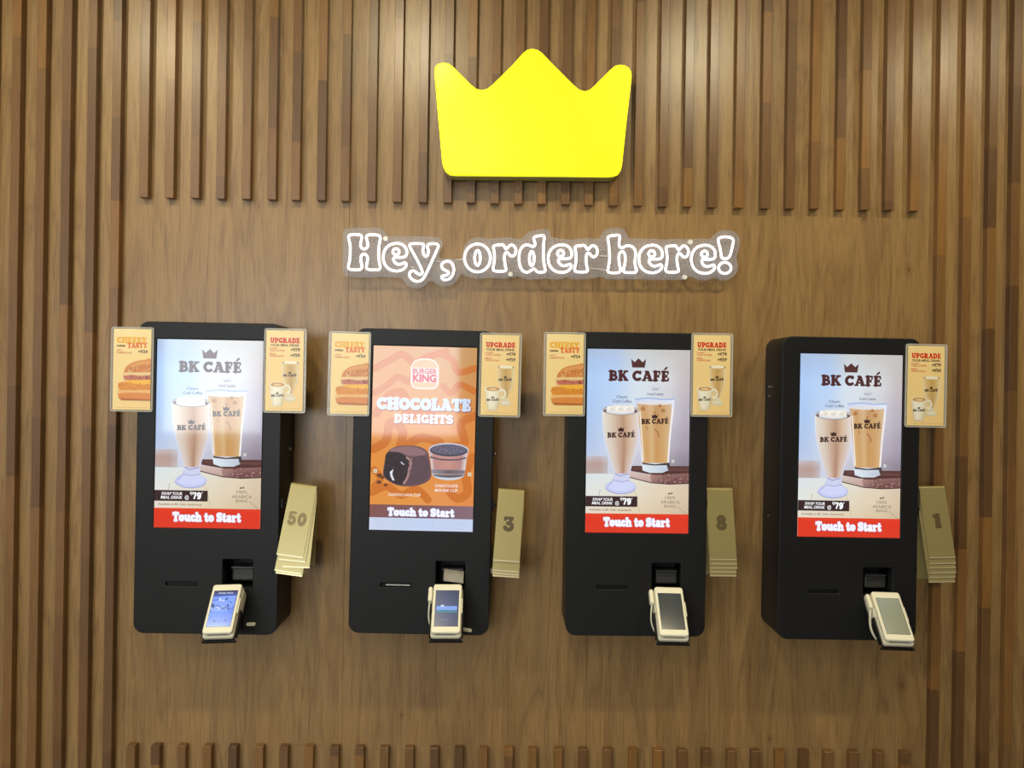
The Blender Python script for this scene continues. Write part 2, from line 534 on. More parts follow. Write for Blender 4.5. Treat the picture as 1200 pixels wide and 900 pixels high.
# ------------------------------------------------------------------ flat printed / displayed pictures
class Art:
    """coloured polygons on a flat panel; u right, v down; higher layer lies nearer the viewer by a hair"""
    def __init__(self, eps=0.00006):
        self.v, self.f, self.c, self.eps = [], [], [], eps
    def poly(self, pts, col, layer):
        pts = [(min(100.0, max(0.0, p[0])), p[1]) for p in pts]
        if sum(a[0] * b[1] - b[0] * a[1] for a, b in zip(pts, pts[1:] + pts[:1])) > 0:
            pts = pts[::-1]
            if isinstance(col, list):
                col = col[::-1]
        i = len(self.v)
        self.v += [(p[0], p[1], layer) for p in pts]
        self.f.append(tuple(range(i, i + len(pts))))
        self.c.append(list(col) if isinstance(col, list) else [col] * len(pts))
    def rect(self, u0, v0, u1, v1, col, layer):
        self.poly([(u0, v0), (u1, v0), (u1, v1), (u0, v1)], col, layer)
    def ell(self, cu, cv, ru, rv, col, layer, n=28, a0=0, a1=360):
        self.poly([(cu + ru * math.cos(math.radians(a0 + (a1 - a0) * k / n)), cv + rv * math.sin(math.radians(a0 + (a1 - a0) * k / n))) for k in range(n)], col, layer)
    def line(self, pts, hw, col, layer, closed=False, joints=False):
        if closed:
            pts = list(pts) + [pts[0]]
        if joints:
            for c in pts:
                self.ell(c[0], c[1], hw, hw, col, layer, 14)
        for a, b in zip(pts, pts[1:]):
            dx, dy = b[0] - a[0], b[1] - a[1]
            L = math.hypot(dx, dy)
            if L < 1e-6:
                continue
            nx, ny = -dy / L * hw, dx / L * hw
            self.poly([(a[0] + nx, a[1] + ny), (b[0] + nx, b[1] + ny), (b[0] - nx, b[1] - ny), (a[0] - nx, a[1] - ny)], col, layer)
    def grid(self, us, vs, cols, layer, sub=4):
        """bilinear colour field; cols[row][col] sRGB triples"""
        def lerp(a, b, t):
            t = t * t * (3 - 2 * t)
            return tuple(a[k] + (b[k] - a[k]) * t for k in range(3))
        for r in range(len(vs) - 1):
            for c in range(len(us) - 1):
                def at(s, t):
                    k = lerp(lerp(cols[r][c], cols[r][c + 1], s), lerp(cols[r + 1][c], cols[r + 1][c + 1], s), t)
                    return (us[c] + (us[c + 1] - us[c]) * s, vs[r] + (vs[r + 1] - vs[r]) * t), rgb(*k)
                for i in range(sub):
                    for j in range(sub):
                        q = [at(i / sub, j / sub), at((i + 1) / sub, j / sub), at((i + 1) / sub, (j + 1) / sub), at(i / sub, (j + 1) / sub)]
                        self.poly([x[0] for x in q], [x[1] for x in q], layer)
    def band(self, rows, stops, layer):
        """rows (v, uL, uR); stops (t, sRGB top, sRGB bottom): a body of revolution drawn with colour across"""
        n = len(rows) - 1
        for i in range(n):
            for a, b in zip(stops, stops[1:]):
                q, cs = [], []
                for (rw, sp, fr) in ((rows[i], a, i / n), (rows[i], b, i / n), (rows[i + 1], b, (i + 1) / n), (rows[i + 1], a, (i + 1) / n)):
                    q.append((rw[1] + (rw[2] - rw[1]) * sp[0], rw[0]))
                    cs.append(rgb(*[sp[1][k] + (sp[2][k] - sp[1][k]) * fr for k in range(3)]))
                self.poly(q, cs, layer)
    def slab(self, text, cu, vtop, cap, width, col, layer, grow=0.0, dv=0.0, skew=0.0):
        polys, w = slab_polys(text)
        sx = width / w
        for p in polys:
            if grow:
                mx = sum(q[0] for q in p) / len(p); my = sum(q[1] for q in p) / len(p)
                p = [(q[0] + math.copysign(grow / sx, q[0] - mx), q[1] + math.copysign(grow / cap, q[1] - my)) for q in p]
            self.poly([(cu - width / 2 + q[0] * sx, vtop + cap - q[1] * cap + dv + skew * (q[0] * sx - width / 2)) for q in p], col, layer)
    def sans(self, text, cu, vtop, cap, width, col, layer, bold=0.0, shear=0.0, skew=0.0):
        vs, fs = text_geo(text, bold, shear)
        x0 = min(v[0] for v in vs); x1 = max(v[0] for v in vs)
        sx = width / (x1 - x0)
        sy = cap / 0.69
        for f in fs:
            self.poly([(cu - width / 2 + (vs[k][0] - x0) * sx, vtop + cap - vs[k][1] * sy + skew * ((vs[k][0] - x0) * sx - width / 2)) for k in f], col, layer)
    def crown(self, cu, vtop, w, h, col, layer):
        s = [(-.5, .06), (-.27, .42), (0, 0), (.27, .42), (.5, .06), (.42, 1), (-.42, 1)]
        self.poly([(cu + x * w, vtop + y * h) for x, y in s], col, layer)
    def build(self, name, mat, fn, parent=None, extra=None):
        """fn(u, v, depth) -> local point; extra = (verts, faces, material) body behind the picture"""
        rank = {}
        for n_, fi in enumerate(sorted(range(len(self.f)), key=lambda k: (self.v[self.f[k][0]][2], k))):
            for k in self.f[fi]:
                rank[k] = n_
        verts = [fn(u, v, l * self.eps + rank[k] * 3e-7) for k, (u, v, l) in enumerate(self.v)]
        faces = list(self.f)
        nv = len(verts)
        mats = [mat]
        if extra:
            verts += extra[0]
            faces += [tuple(i + nv for i in f) for f in extra[1]]
            mats.append(extra[2])
        me = bpy.data.meshes.new(name)
        me.from_pydata([tuple(v) for v in verts], [], faces)
        ca = me.color_attributes.new('ink', 'FLOAT_COLOR', 'CORNER')
        k = 0
        buf = []
        for fi, f in enumerate(faces):
            for j in range(len(f)):
                buf += self.c[fi][j] if fi < len(self.c) else (0, 0, 0, 1)
        ca.data.foreach_set('color', buf)
        for mm in mats:
            me.materials.append(mm)
        for p in me.polygons:
            p.material_index = 0 if p.index < len(self.c) else 1
        me.update()
        return link_obj(name, me, mats, parent)

def box_geo(x0, x1, y0, y1, z0, z1):
    v = [Vector((x, y, z)) for x in (x0, x1) for y in (y0, y1) for z in (z0, z1)]
    f = [(0, 1, 3, 2), (4, 6, 7, 5), (0, 4, 5, 1), (2, 3, 7, 6), (0, 2, 6, 4), (1, 5, 7, 3)]
    return v, f

DARK = rgb(62, 36, 34)
WHITE = rgb(252, 252, 255)

def touch_to_start(A, v, cap):
    A.slab('Touch to Start', 49.7, v, cap, 64.5, rgb(196, 208, 250), 10, grow=.35)
    A.slab('Touch to Start', 49.7, v, cap, 64.5, WHITE, 11)

def art_cafe():
    A = Art()
    us = [0, 25, 50, 75, 100]
    A.grid(us, [0, 14, 30, 60, 90, 112, 121], [
        [(172, 190, 220), (178, 196, 224), (204, 206, 206), (200, 198, 196), (196, 192, 190)],
        [(172, 198, 236), (178, 202, 238), (206, 214, 220), (208, 208, 208), (196, 190, 188)],
        [(176, 206, 246), (186, 212, 246), (216, 226, 236), (216, 218, 222), (196, 186, 188)],
        [(172, 200, 240), (192, 212, 240), (216, 226, 236), (206, 206, 216), (184, 176, 188)],
        [(178, 198, 232), (202, 214, 236), (210, 214, 228), (188, 184, 198), (168, 158, 174)],
        [(194, 204, 226), (204, 210, 224), (196, 196, 210), (164, 156, 166), (142, 132, 148)],
        [(194, 204, 226), (204, 210, 224), (196, 196, 210), (164, 156, 166), (142, 132, 148)]], 0)
    A.grid([0, 12, 21], [104, 112, 121], [[(196, 190, 200), (196, 182, 184), (198, 200, 212)], [(186, 160, 154), (184, 156, 148), (190, 178, 180)], [(184, 164, 160), (186, 164, 158), (194, 186, 190)]], 1)
    A.grid(us, [121, 140, 160, 178], [
        [(216, 226, 230), (222, 228, 226), (226, 224, 212), (226, 214, 196), (214, 200, 182)],
        [(226, 228, 224), (226, 224, 212), (226, 216, 194), (224, 208, 182), (216, 196, 168)],
        [(228, 216, 200), (228, 214, 190), (224, 208, 178), (218, 198, 166), (206, 186, 156)],
        [(228, 216, 200), (228, 214, 190), (224, 208, 178), (218, 198, 166), (206, 186, 156)]], 1)
    A.line([(14, 136), (13, 142)], .25, rgb(170, 160, 140), 2)
    A.line([(89, 152), (99, 160)], .35, rgb(180, 160, 132), 2)
    A.line([(48, 139), (53, 158)], .25, rgb(196, 178, 150), 2)
    # serving board
    A.poly([(43.5, 113), (100, 112.6), (100, 120.5), (68, 122), (43.5, 118)], rgb(92, 58, 56), 2)
    A.line([(47, 115.5), (100, 116.5)], .5, rgb(112, 74, 70), 3)
    A.line([(60, 119), (100, 118.6)], .4, rgb(74, 44, 44), 3)
    A.poly([(42, 118), (62, 121.5), (64, 129), (42.5, 124)], [rgb(214, 196, 186), rgb(206, 178, 168), rgb(190, 158, 148), rgb(204, 182, 176)], 3)
    A.poly([(62, 121.5), (72, 121.5), (100, 119.5), (100, 129), (80, 130), (64, 129)], [rgb(176, 138, 130), rgb(150, 110, 104), rgb(138, 98, 94), rgb(120, 82, 82), rgb(110, 72, 72), rgb(150, 116, 110)], 3)
    rnd = random.Random(3)
    for k in range(26):
        u, v = rnd.uniform(69, 99), rnd.uniform(121.5, 128.5)
        A.line([(u, v), (u + rnd.uniform(.5, 2.6), v + rnd.uniform(-1.2, 1.2))], .3, rgb(*rnd.choice([(86, 50, 50), (196, 160, 150), (70, 40, 42)])), 4)
    A.line([(42.4, 124.2), (64, 129.3), (82, 130.4), (100, 129.4)], .45, rgb(70, 42, 44), 4)
    # tall coffee glass on a foot
    A.ell(34, 133.5, 15, 6.8, rgb(196, 202, 240), 3)
    A.ell(34, 132.6, 13, 5.2, rgb(208, 214, 246), 4)
    A.line([(19.3, 134)] + [(34 + 15 * math.cos(math.radians(a)), 133.5 + 6.8 * math.sin(math.radians(a))) for a in range(170, 5, -15)], .3, rgb(138, 146, 196), 5)
    A.line([(26, 128), (21.5, 133)], .35, rgb(150, 156, 200), 5)
    A.poly([(28.5, 119), (41.5, 119), (43, 126.5), (40, 128), (27.5, 128), (25.5, 126)], rgb(206, 210, 238), 5)
    A.line([(28, 120.5), (33, 123), (41.8, 120.5)], .35, rgb(134, 136, 176), 6)
    A.line([(26, 127), (34, 128.6), (43, 127)], .3, rgb(150, 156, 200), 6)
    rows = [(58.5, 15.6, 49.6), (66, 15.6, 49.6), (76, 16.4, 50), (84, 17.4, 50.2), (94, 19.8, 48.8), (104, 22.6, 46.4), (112, 25.4, 44), (120.5, 28.4, 41.6)]
    A.band([(v, l - .8, r + .8) for v, l, r in rows], [(0, (226, 230, 240), (210, 216, 240)), (1, (222, 222, 234), (206, 212, 238))], 6)
    A.band(rows, [(0, (228, 222, 210), (216, 206, 204)), (.18, (222, 208, 188), (214, 196, 186)), (.42, (204, 176, 150), (196, 160, 140)), (.58, (188, 152, 124), (172, 132, 112)), (.74, (212, 182, 150), (206, 176, 156)), (1, (228, 216, 204), (214, 204, 208))], 7)
    A.ell(32.6, 59.2, 17.2, 4.4, rgb(216, 218, 222), 8)
    A.line([(32.6 + 17.2 * math.cos(math.radians(a)), 59.2 + 4.4 * math.sin(math.radians(a))) for a in range(0, 361, 15)], .35, rgb(150, 142, 142), 9)
    A.ell(33, 58, 13.5, 3.8, rgb(238, 234, 226), 9)
    for k in range(9):
        A.ell(22 + k * 2.7, 57 + 1.6 * math.sin(k * 2.1), 2.6, 1.7, rgb(*[(246, 242, 234), (226, 218, 206), (236, 230, 220)][k % 3]), 10)
    A.poly([(15.6, 60), (18.5, 57.5), (19, 61.5)], rgb(112, 92, 88), 10)
    A.poly([(46, 57.5), (49.6, 60), (46.5, 62)], rgb(104, 74, 70), 10)
    A.crown(33.4, 75.4, 6, 4.4, DARK, 11)
    A.slab('BK CAFÉ', 33.6, 80.6, 4.9, 27, DARK, 11, skew=-.03)
    # straight latte glass
    rows = [(48.4, 46.6, 85.2), (60, 48, 84.4), (84, 50.8, 81.8), (112, 54, 80.4)]
    A.band(rows, [(0, (206, 214, 240), (222, 222, 234)), (1, (226, 232, 248), (226, 226, 238))], 4)
    A.line([(46.6, 48.3), (60, 47), (74, 48.4), (85, 47.8)], .5, rgb(150, 176, 226), 6)
    A.band([(52, 48.6, 82.6), (60, 49.4, 82.2), (84, 52.2, 80), (110, 55, 78.8)], [(0, (212, 182, 142), (216, 180, 126)), (.2, (200, 158, 110), (206, 160, 102)), (.4, (214, 182, 142), (214, 176, 124)), (.55, (194, 150, 102), (202, 152, 92)), (.8, (206, 168, 122), (206, 160, 104)), (1, (214, 188, 154), (214, 178, 130))], 5)
    A.ell(65.6, 52, 17, 1.7, rgb(226, 222, 222), 6)
    for (u, v, r_) in ((54.5, 57.5, 2.2), (71, 54.5, 1.8), (74, 59, 2.2), (66, 61, 1.2)):
        A.ell(u, v, r_, r_ * .9, rgb(178, 124, 78), 7)
    A.line([(66, 77), (69, 80), (70.5, 84), (69.5, 85)], .6, rgb(164, 112, 74), 7)
    A.line([(58, 74), (59.5, 78)], .5, rgb(180, 126, 82), 7)
    A.line([(51.6, 60), (55.4, 108)], .5, rgb(246, 236, 224), 7)
    A.line([(83.4, 56), (79.4, 109)], .6, rgb(246, 238, 230), 7)
    A.poly([(54, 110), (80.6, 110), (80, 117), (74, 119.4), (62, 119.6), (55, 117.4)], [rgb(224, 232, 240), rgb(206, 214, 226), rgb(186, 196, 212), rgb(206, 218, 228), rgb(214, 228, 236), rgb(220, 230, 238)], 7)
    A.poly([(54, 109.6), (67, 111.2), (80.8, 109.4), (82, 114), (79.6, 116.4), (78.4, 112), (66, 112.4), (55, 111.4)], rgb(74, 62, 64), 8)
    A.crown(66, 62.4, 6.2, 4.2, DARK, 8)
    A.slab('BK CAFÉ', 66.3, 67, 5, 26.6, DARK, 8, skew=-.03)
    # title
    A.crown(49.6, 8.6, 14.6, 9, rgb(84, 48, 46), 4)
    A.slab('BK CAFÉ', 50.2, 20.4, 10.4, 59.6, rgb(78, 42, 42), 4)
    A.sans('.', 80.4, 30, .7, .6, rgb(78, 42, 42), 4)
    tx = rgb(92, 100, 128)
    A.sans('Classic', 34, 44.8, 2.6, 11, tx, 3, .012)
    A.sans('Cold Coffee', 34.2, 49, 2.7, 18.4, tx, 3, .012)
    A.sans('NEW', 66.5, 37.6, 1.9, 7, rgb(120, 124, 140), 3, .01)
    A.line([(62, 36.6), (71.5, 36.6)], .12, rgb(150, 150, 160), 3)
    A.sans('Iced Latte', 66.4, 41.6, 2.6, 15.6, tx, 3, .012)
    A.rect(83.2, 106.8, 85.6, 109.2, rgb(240, 240, 240), 4)
    A.ell(84.4, 108, .7, .7, rgb(120, 170, 120), 5, 10)
    # banner
    A.rect(0, 142.6, 50.2, 152.8, rgb(58, 38, 40), 8)
    A.sans('SWAP YOUR', 16.4, 144.4, 2.7, 19.6, WHITE, 9, .022, .2)
    A.sans('MEAL DRINK', 16.2, 148, 2.7, 20.4, WHITE, 9, .022, .2)
    A.sans('@', 30.6, 147.4, 3.2, 4, WHITE, 9, .01)
    A.sans('₹', 34.6, 143.9, 3, 2.2, WHITE, 9, .03)
    A.slab('79', 40, 144.2, 6.6, 8.6, WHITE, 9)
    A.line([(45, 144), (44.6, 145.4)], .35, WHITE, 9)
    A.sans('Available at BK Cafe restaurants', 24, 154.9, 1.8, 41, rgb(120, 92, 72), 8, .01)
    br = rgb(126, 110, 96)
    A.ell(81, 139.6, 1.2, .9, br, 3, 12); A.ell(83.4, 139.2, 1.2, .9, br, 3, 12)
    A.sans('100%', 82.2, 141.9, 3, 10, br, 3)
    A.sans('ARABICA', 82.2, 146.3, 2.9, 18.6, br, 3)
    A.sans('BEANS', 82, 150.4, 2.6, 11, br, 3)
    A.grid([0, 50, 100], [159.4, 164, 178], [[(226, 66, 40)] * 3, [(224, 56, 32)] * 3, [(220, 60, 38)] * 3], 8, 2)
    touch_to_start(A, 163.2, 8.6)
    return A

def art_choc():
    A = Art()
    A.grid([0, 33, 66, 100], [0, 30, 70, 110, 153.5], [
        [(210, 150, 86), (208, 148, 84), (206, 152, 94), (200, 152, 100)],
        [(214, 150, 82), (212, 148, 80), (208, 148, 84), (206, 148, 88)],
        [(220, 146, 74), (218, 146, 74), (218, 144, 70), (216, 140, 70)],
        [(226, 146, 66), (226, 146, 66), (224, 144, 68), (222, 138, 64)],
        [(226, 148, 70), (226, 150, 72), (228, 150, 84), (224, 140, 76)]], 0)
    dk = rgb(206, 118, 50)
    def wavy(pts, hw):
        A.line([(min(98.6, max(1.4, a)), b) for a, b in catmull(pts, False, 8)], hw * 1.25, dk, 1, False, True)
    wavy([(2, 22), (16, 14), (28, 8), (40, 16), (52, 10), (70, 4)], 2.8)
    wavy([(2, 46), (14, 38), (24, 30), (36, 34), (40, 20)], 2.6)
    wavy([(98, 20), (82, 24), (76, 12), (64, 6)], 2.6)
    wavy([(98, 42), (84, 36), (76, 44), (68, 38)], 2.6)
    wavy([(4, 66), (16, 48), (30, 46), (34, 66), (52, 60), (60, 70)], 3.2)
    wavy([(2, 100), (14, 92), (18, 74), (30, 82), (28, 100), (40, 92), (50, 88), (66, 92)], 3.4)
    wavy([(99, 66), (86, 74), (90, 92), (78, 96)], 3.2)
    wavy([(2, 142), (16, 136), (30, 144), (44, 138), (56, 148)], 3)
    wavy([(98, 106), (92, 122), (94, 140), (84, 146), (76, 138)], 3.4)
    wavy([(3, 120), (10, 128), (4, 136)], 2.6)
    # bun-shaped badge
    wh = rgb(246, 236, 222)
    out = [(37, 21.4), (37.4, 19), (40, 14.6), (45, 12.4), (50, 12), (55, 12.4), (60, 14.6), (62.6, 19), (63, 21.4), (63, 33.6), (62.6, 36.4), (60, 39.6), (55, 40.4), (45, 40.4), (40, 39.6), (37.4, 36.4), (37, 33.6)]
    A.poly(catmull(out, True, 4), rgb(222, 178, 134), 2)
    A.line(catmull(out, True, 4), .5, wh, 4, True)
    A.rect(37.2, 20.6, 62.8, 34.6, rgb(238, 214, 206), 3)
    A.sans('BURGER', 50, 21.4, 4.6, 23.6, rgb(196, 48, 72), 4, .03)
    A.sans('KING', 50, 27.2, 6.6, 23, rgb(206, 40, 70), 4, .05)
    sh = rgb(168, 92, 66)
    A.slab('CHOCOLATE', 50.6, 50, 11.4, 91, sh, 3, grow=.5, dv=.9)
    A.slab('CHOCOLATE', 50, 50, 11.4, 91, rgb(206, 222, 246), 4, grow=.25)
    A.slab('DELIGHTS', 50.4, 65.6, 8.6, 57.5, sh, 3, grow=.3, dv=.7)
    A.slab('DELIGHTS', 50, 65.6, 8.6, 57.5, rgb(240, 234, 240), 4)
    # lava cake
    cake = [(12, 124), (13.4, 112), (15, 105), (19, 99.5), (28, 96.6), (38, 96), (47, 97), (54, 101), (56.4, 108), (58.6, 120), (58.4, 126), (55, 130.5), (46, 134.4), (34, 135.6), (24, 134), (15, 129)]
    A.poly(catmull(cake, True, 4), rgb(112, 84, 88), 3)
    A.poly(catmull([(17, 101), (28, 97.6), (40, 97), (50, 100), (53, 104), (42, 106), (30, 104.6)], True, 4), rgb(146, 112, 116), 4)
    A.poly(catmull([(41, 108), (53, 106), (57, 119), (54, 129), (42, 133), (36, 133), (40, 120)], True, 4), rgb(98, 78, 86), 4)
    A.poly(catmull([(15, 104), (24, 102.4), (32, 104.6), (36.6, 110), (38, 117), (34, 128), (31, 134), (22, 132), (13.6, 126), (13.6, 114)], True, 4), rgb(60, 52, 56), 5)
    A.line(catmull([(34, 107), (39, 112), (37, 119), (36, 126), (32, 133)], False, 5), .9, rgb(176, 140, 138), 6)
    A.line(catmull([(40, 108), (37, 113), (39, 117), (36, 122)], False, 5), .6, rgb(150, 112, 112), 6)
    rnd = random.Random(5)
    for k in range(60):
        u, v = rnd.uniform(17, 34), rnd.uniform(105, 130)
        A.ell(u, v, rnd.uniform(.2, .7), rnd.uniform(.2, .6), rgb(*rnd.choice([(40, 34, 38), (92, 84, 92), (74, 60, 62)])), 6, 7)
    for k in range(50):
        u, v = rnd.uniform(41, 55), rnd.uniform(106, 130)
        A.ell(u, v, rnd.uniform(.2, .5), rnd.uniform(.2, .4), rgb(*rnd.choice([(80, 62, 72), (122, 100, 108)])), 6, 7)
    A.poly([(18.6, 122), (22, 119), (21, 124), (23.4, 130), (21.4, 130), (19.4, 126)], rgb(226, 226, 238), 7)
    A.line([(29, 112), (32, 114.6)], .5, rgb(214, 214, 226), 7)
    for (u, v, r_) in ((8.6, 125.4, 2.6), (8.4, 132, 2.4), (15, 134.6, 1.9), (11.4, 127.4, 2)):
        A.ell(u, v, r_, r_ * .72, rgb(104, 66, 48), 6, 10)
    # mousse pot
    A.ell(75, 122.4, 15.8, 6.2, rgb(204, 214, 224), 3)
    A.band([(100, 55.4, 93.6), (108, 57.4, 92.4), (116, 58.4, 91.6), (123, 59.4, 90.8)], [(0, (214, 196, 200), (226, 226, 230)), (.1, (192, 138, 132), (190, 140, 134)), (.5, (204, 150, 140), (198, 144, 132)), (.85, (186, 134, 130), (182, 136, 134)), (1, (222, 206, 212), (226, 226, 230))], 4)
    A.band([(118.6, 58.8, 91.2), (122.5, 59.4, 90.8)], [(0, (150, 146, 156), (150, 146, 156)), (.5, (112, 96, 104), (112, 96, 104)), (1, (132, 124, 136), (132, 124, 136))], 5)
    A.ell(75, 123, 15.4, 3.2, rgb(110, 98, 106), 5, 24, 0, 180)
    A.ell(75, 99.2, 19.4, 6.6, rgb(208, 208, 220), 5)
    A.ell(75, 99.8, 18.4, 5.9, rgb(78, 74, 86), 6)
    A.ell(75, 98.8, 17.2, 5, rgb(104, 100, 120), 7)
    for k in range(26):
        a, q = rnd.uniform(0, 6.28), rnd.uniform(.2, .95)
        A.ell(75 + 16 * q * math.cos(a), 98.8 + 4.4 * q * math.sin(a), .6, .35, rgb(*rnd.choice([(150, 146, 168), (66, 60, 72), (130, 126, 146)])), 8, 7)
    A.line([(57, 106.5), (66, 108.6), (75, 109), (84, 108.6), (92, 106.5)], .7, rgb(92, 86, 98), 6)
    for u in (4.6, 95.6):
        A.rect(u - 1.7, 119.6 + (u > 50) * 1.2, u + 1.7, 123 + (u > 50) * 1.2, rgb(236, 226, 200), 3)
        A.ell(u, 121.3 + (u > 50) * 1.2, .9, .9, rgb(150, 170, 120), 4, 10)
    A.sans('CHOCO LAVA CUP', 33.4, 142.4, 2.5, 31, rgb(252, 240, 226), 5, .02)
    A.sans('CHOCOLATE', 73.6, 132.8, 2.6, 22, rgb(246, 236, 238), 5, .02)
    A.sans('MOUSSE CUP', 73.6, 137.2, 2.6, 22, rgb(246, 236, 238), 5, .02)
    A.grid([0, 50, 100], [153.4, 159, 166], [[(132, 88, 82), (128, 90, 94), (136, 110, 122)]] * 2 + [[(130, 90, 88), (124, 92, 98), (134, 110, 122)]], 8, 2)
    touch_to_start(A, 156.2, 7.8)
    A.grid([0, 50, 100], [166, 172, 178], [[(204, 214, 236), (198, 214, 244), (200, 212, 238)]] * 3, 8, 2)
    for k in range(4):
        A.sans('Images are for representation only. Prices and offers may vary by restaurant.', 49, 167.6 + k * 2.3, .9, 90 - 6 * (k == 3), rgb(168, 178, 200), 9)
    return A

def art_cheesy():
    """u 0..100, v 0..218"""
    A = Art(0.00004)
    A.grid([0, 50, 100], [0, 80, 218], [[(250, 226, 166), (250, 226, 164), (246, 222, 158)], [(248, 220, 156), (248, 220, 152), (246, 216, 148)], [(250, 220, 154), (248, 216, 148), (246, 212, 146)]], 0, 2)
    A.slab('CHEESY', 48, 22, 16, 80, rgb(240, 178, 44), 1)
    A.sans('makes', 20, 42, 6, 23, rgb(120, 74, 40), 1, .04)
    A.slab('TASTY', 63, 37, 14, 53, rgb(232, 112, 44), 1, skew=-.03)
    A.sans('ADD A', 17, 56, 4, 16, rgb(206, 92, 66), 1, .02)
    A.sans('CHEESE SLICE', 28, 62.5, 4.2, 40, rgb(206, 92, 66), 1, .02)
    A.sans('+₹24', 78, 56.6, 8, 25, rgb(78, 60, 42), 1, .03)
    # burger running off the right edge
    A.poly(catmull([(27, 120), (33, 105), (46, 93), (64, 86), (84, 82.5), (100, 81.5), (100.01, 121)], False, 5) + [(27, 121)], rgb(214, 138, 72), 1)
    A.poly(catmull([(36, 108), (50, 95), (70, 87.6), (100, 84)], False, 5) + [(100, 92), (70, 97), (50, 104)], rgb(228, 162, 92), 2)
    rnd = random.Random(9)
    for k in range(26):
        u = rnd.uniform(38, 98); v = rnd.uniform(88 + (98 - u) * .22, 116)
        A.line([(u, v), (u + rnd.uniform(-4, 3), v + rnd.uniform(2, 6))], rnd.uniform(.7, 1.5), rgb(*rnd.choice([(178, 92, 44), (244, 206, 150), (196, 110, 54), (238, 190, 120)])), 3)
    A.poly([(26, 118), (100, 116), (100, 124), (24, 126)], rgb(240, 206, 150), 3)
    A.poly(catmull([(27, 127), (50, 124), (76, 126), (100, 123)], False, 5) + [(100, 137), (30, 138)], rgb(196, 118, 96), 4)
    for k in range(14):
        u = rnd.uniform(30, 98)
        A.ell(u, rnd.uniform(127, 136), rnd.uniform(1.5, 4), rnd.uniform(1, 2), rgb(*rnd.choice([(150, 70, 66), (228, 168, 146), (122, 54, 50)])), 5, 9)
    A.poly([(32, 139), (100, 136), (100, 150), (60, 148), (38, 143)], rgb(250, 190, 66), 5)
    A.poly(catmull([(15, 146), (30, 143), (56, 146), (100, 148)], False, 5) + [(100, 164), (18, 166), (13, 156)], rgb(226, 146, 52), 4)
    for k in range(34):
        A.ell(rnd.uniform(18, 98), rnd.uniform(147, 164), rnd.uniform(.8, 2.4), rnd.uniform(.6, 1.5), rgb(*rnd.choice([(184, 102, 34), (244, 180, 84), (204, 122, 44), (160, 84, 30)])), 6, 8)
    A.poly([(14, 166), (100, 164), (100, 178), (13, 178)], rgb(240, 190, 122), 4)
    A.poly(catmull([(13, 176), (40, 172), (100, 172)], False, 4) + [(100, 193), (24, 193), (16, 187)], rgb(224, 142, 68), 5)
    A.poly([(16, 187), (100, 189), (100, 193), (24, 193)], rgb(186, 104, 48), 6)
    A.sans('*Conditions apply. Images are for representation only', 50, 211, 1.6, 84, rgb(190, 150, 96), 1)
    return A

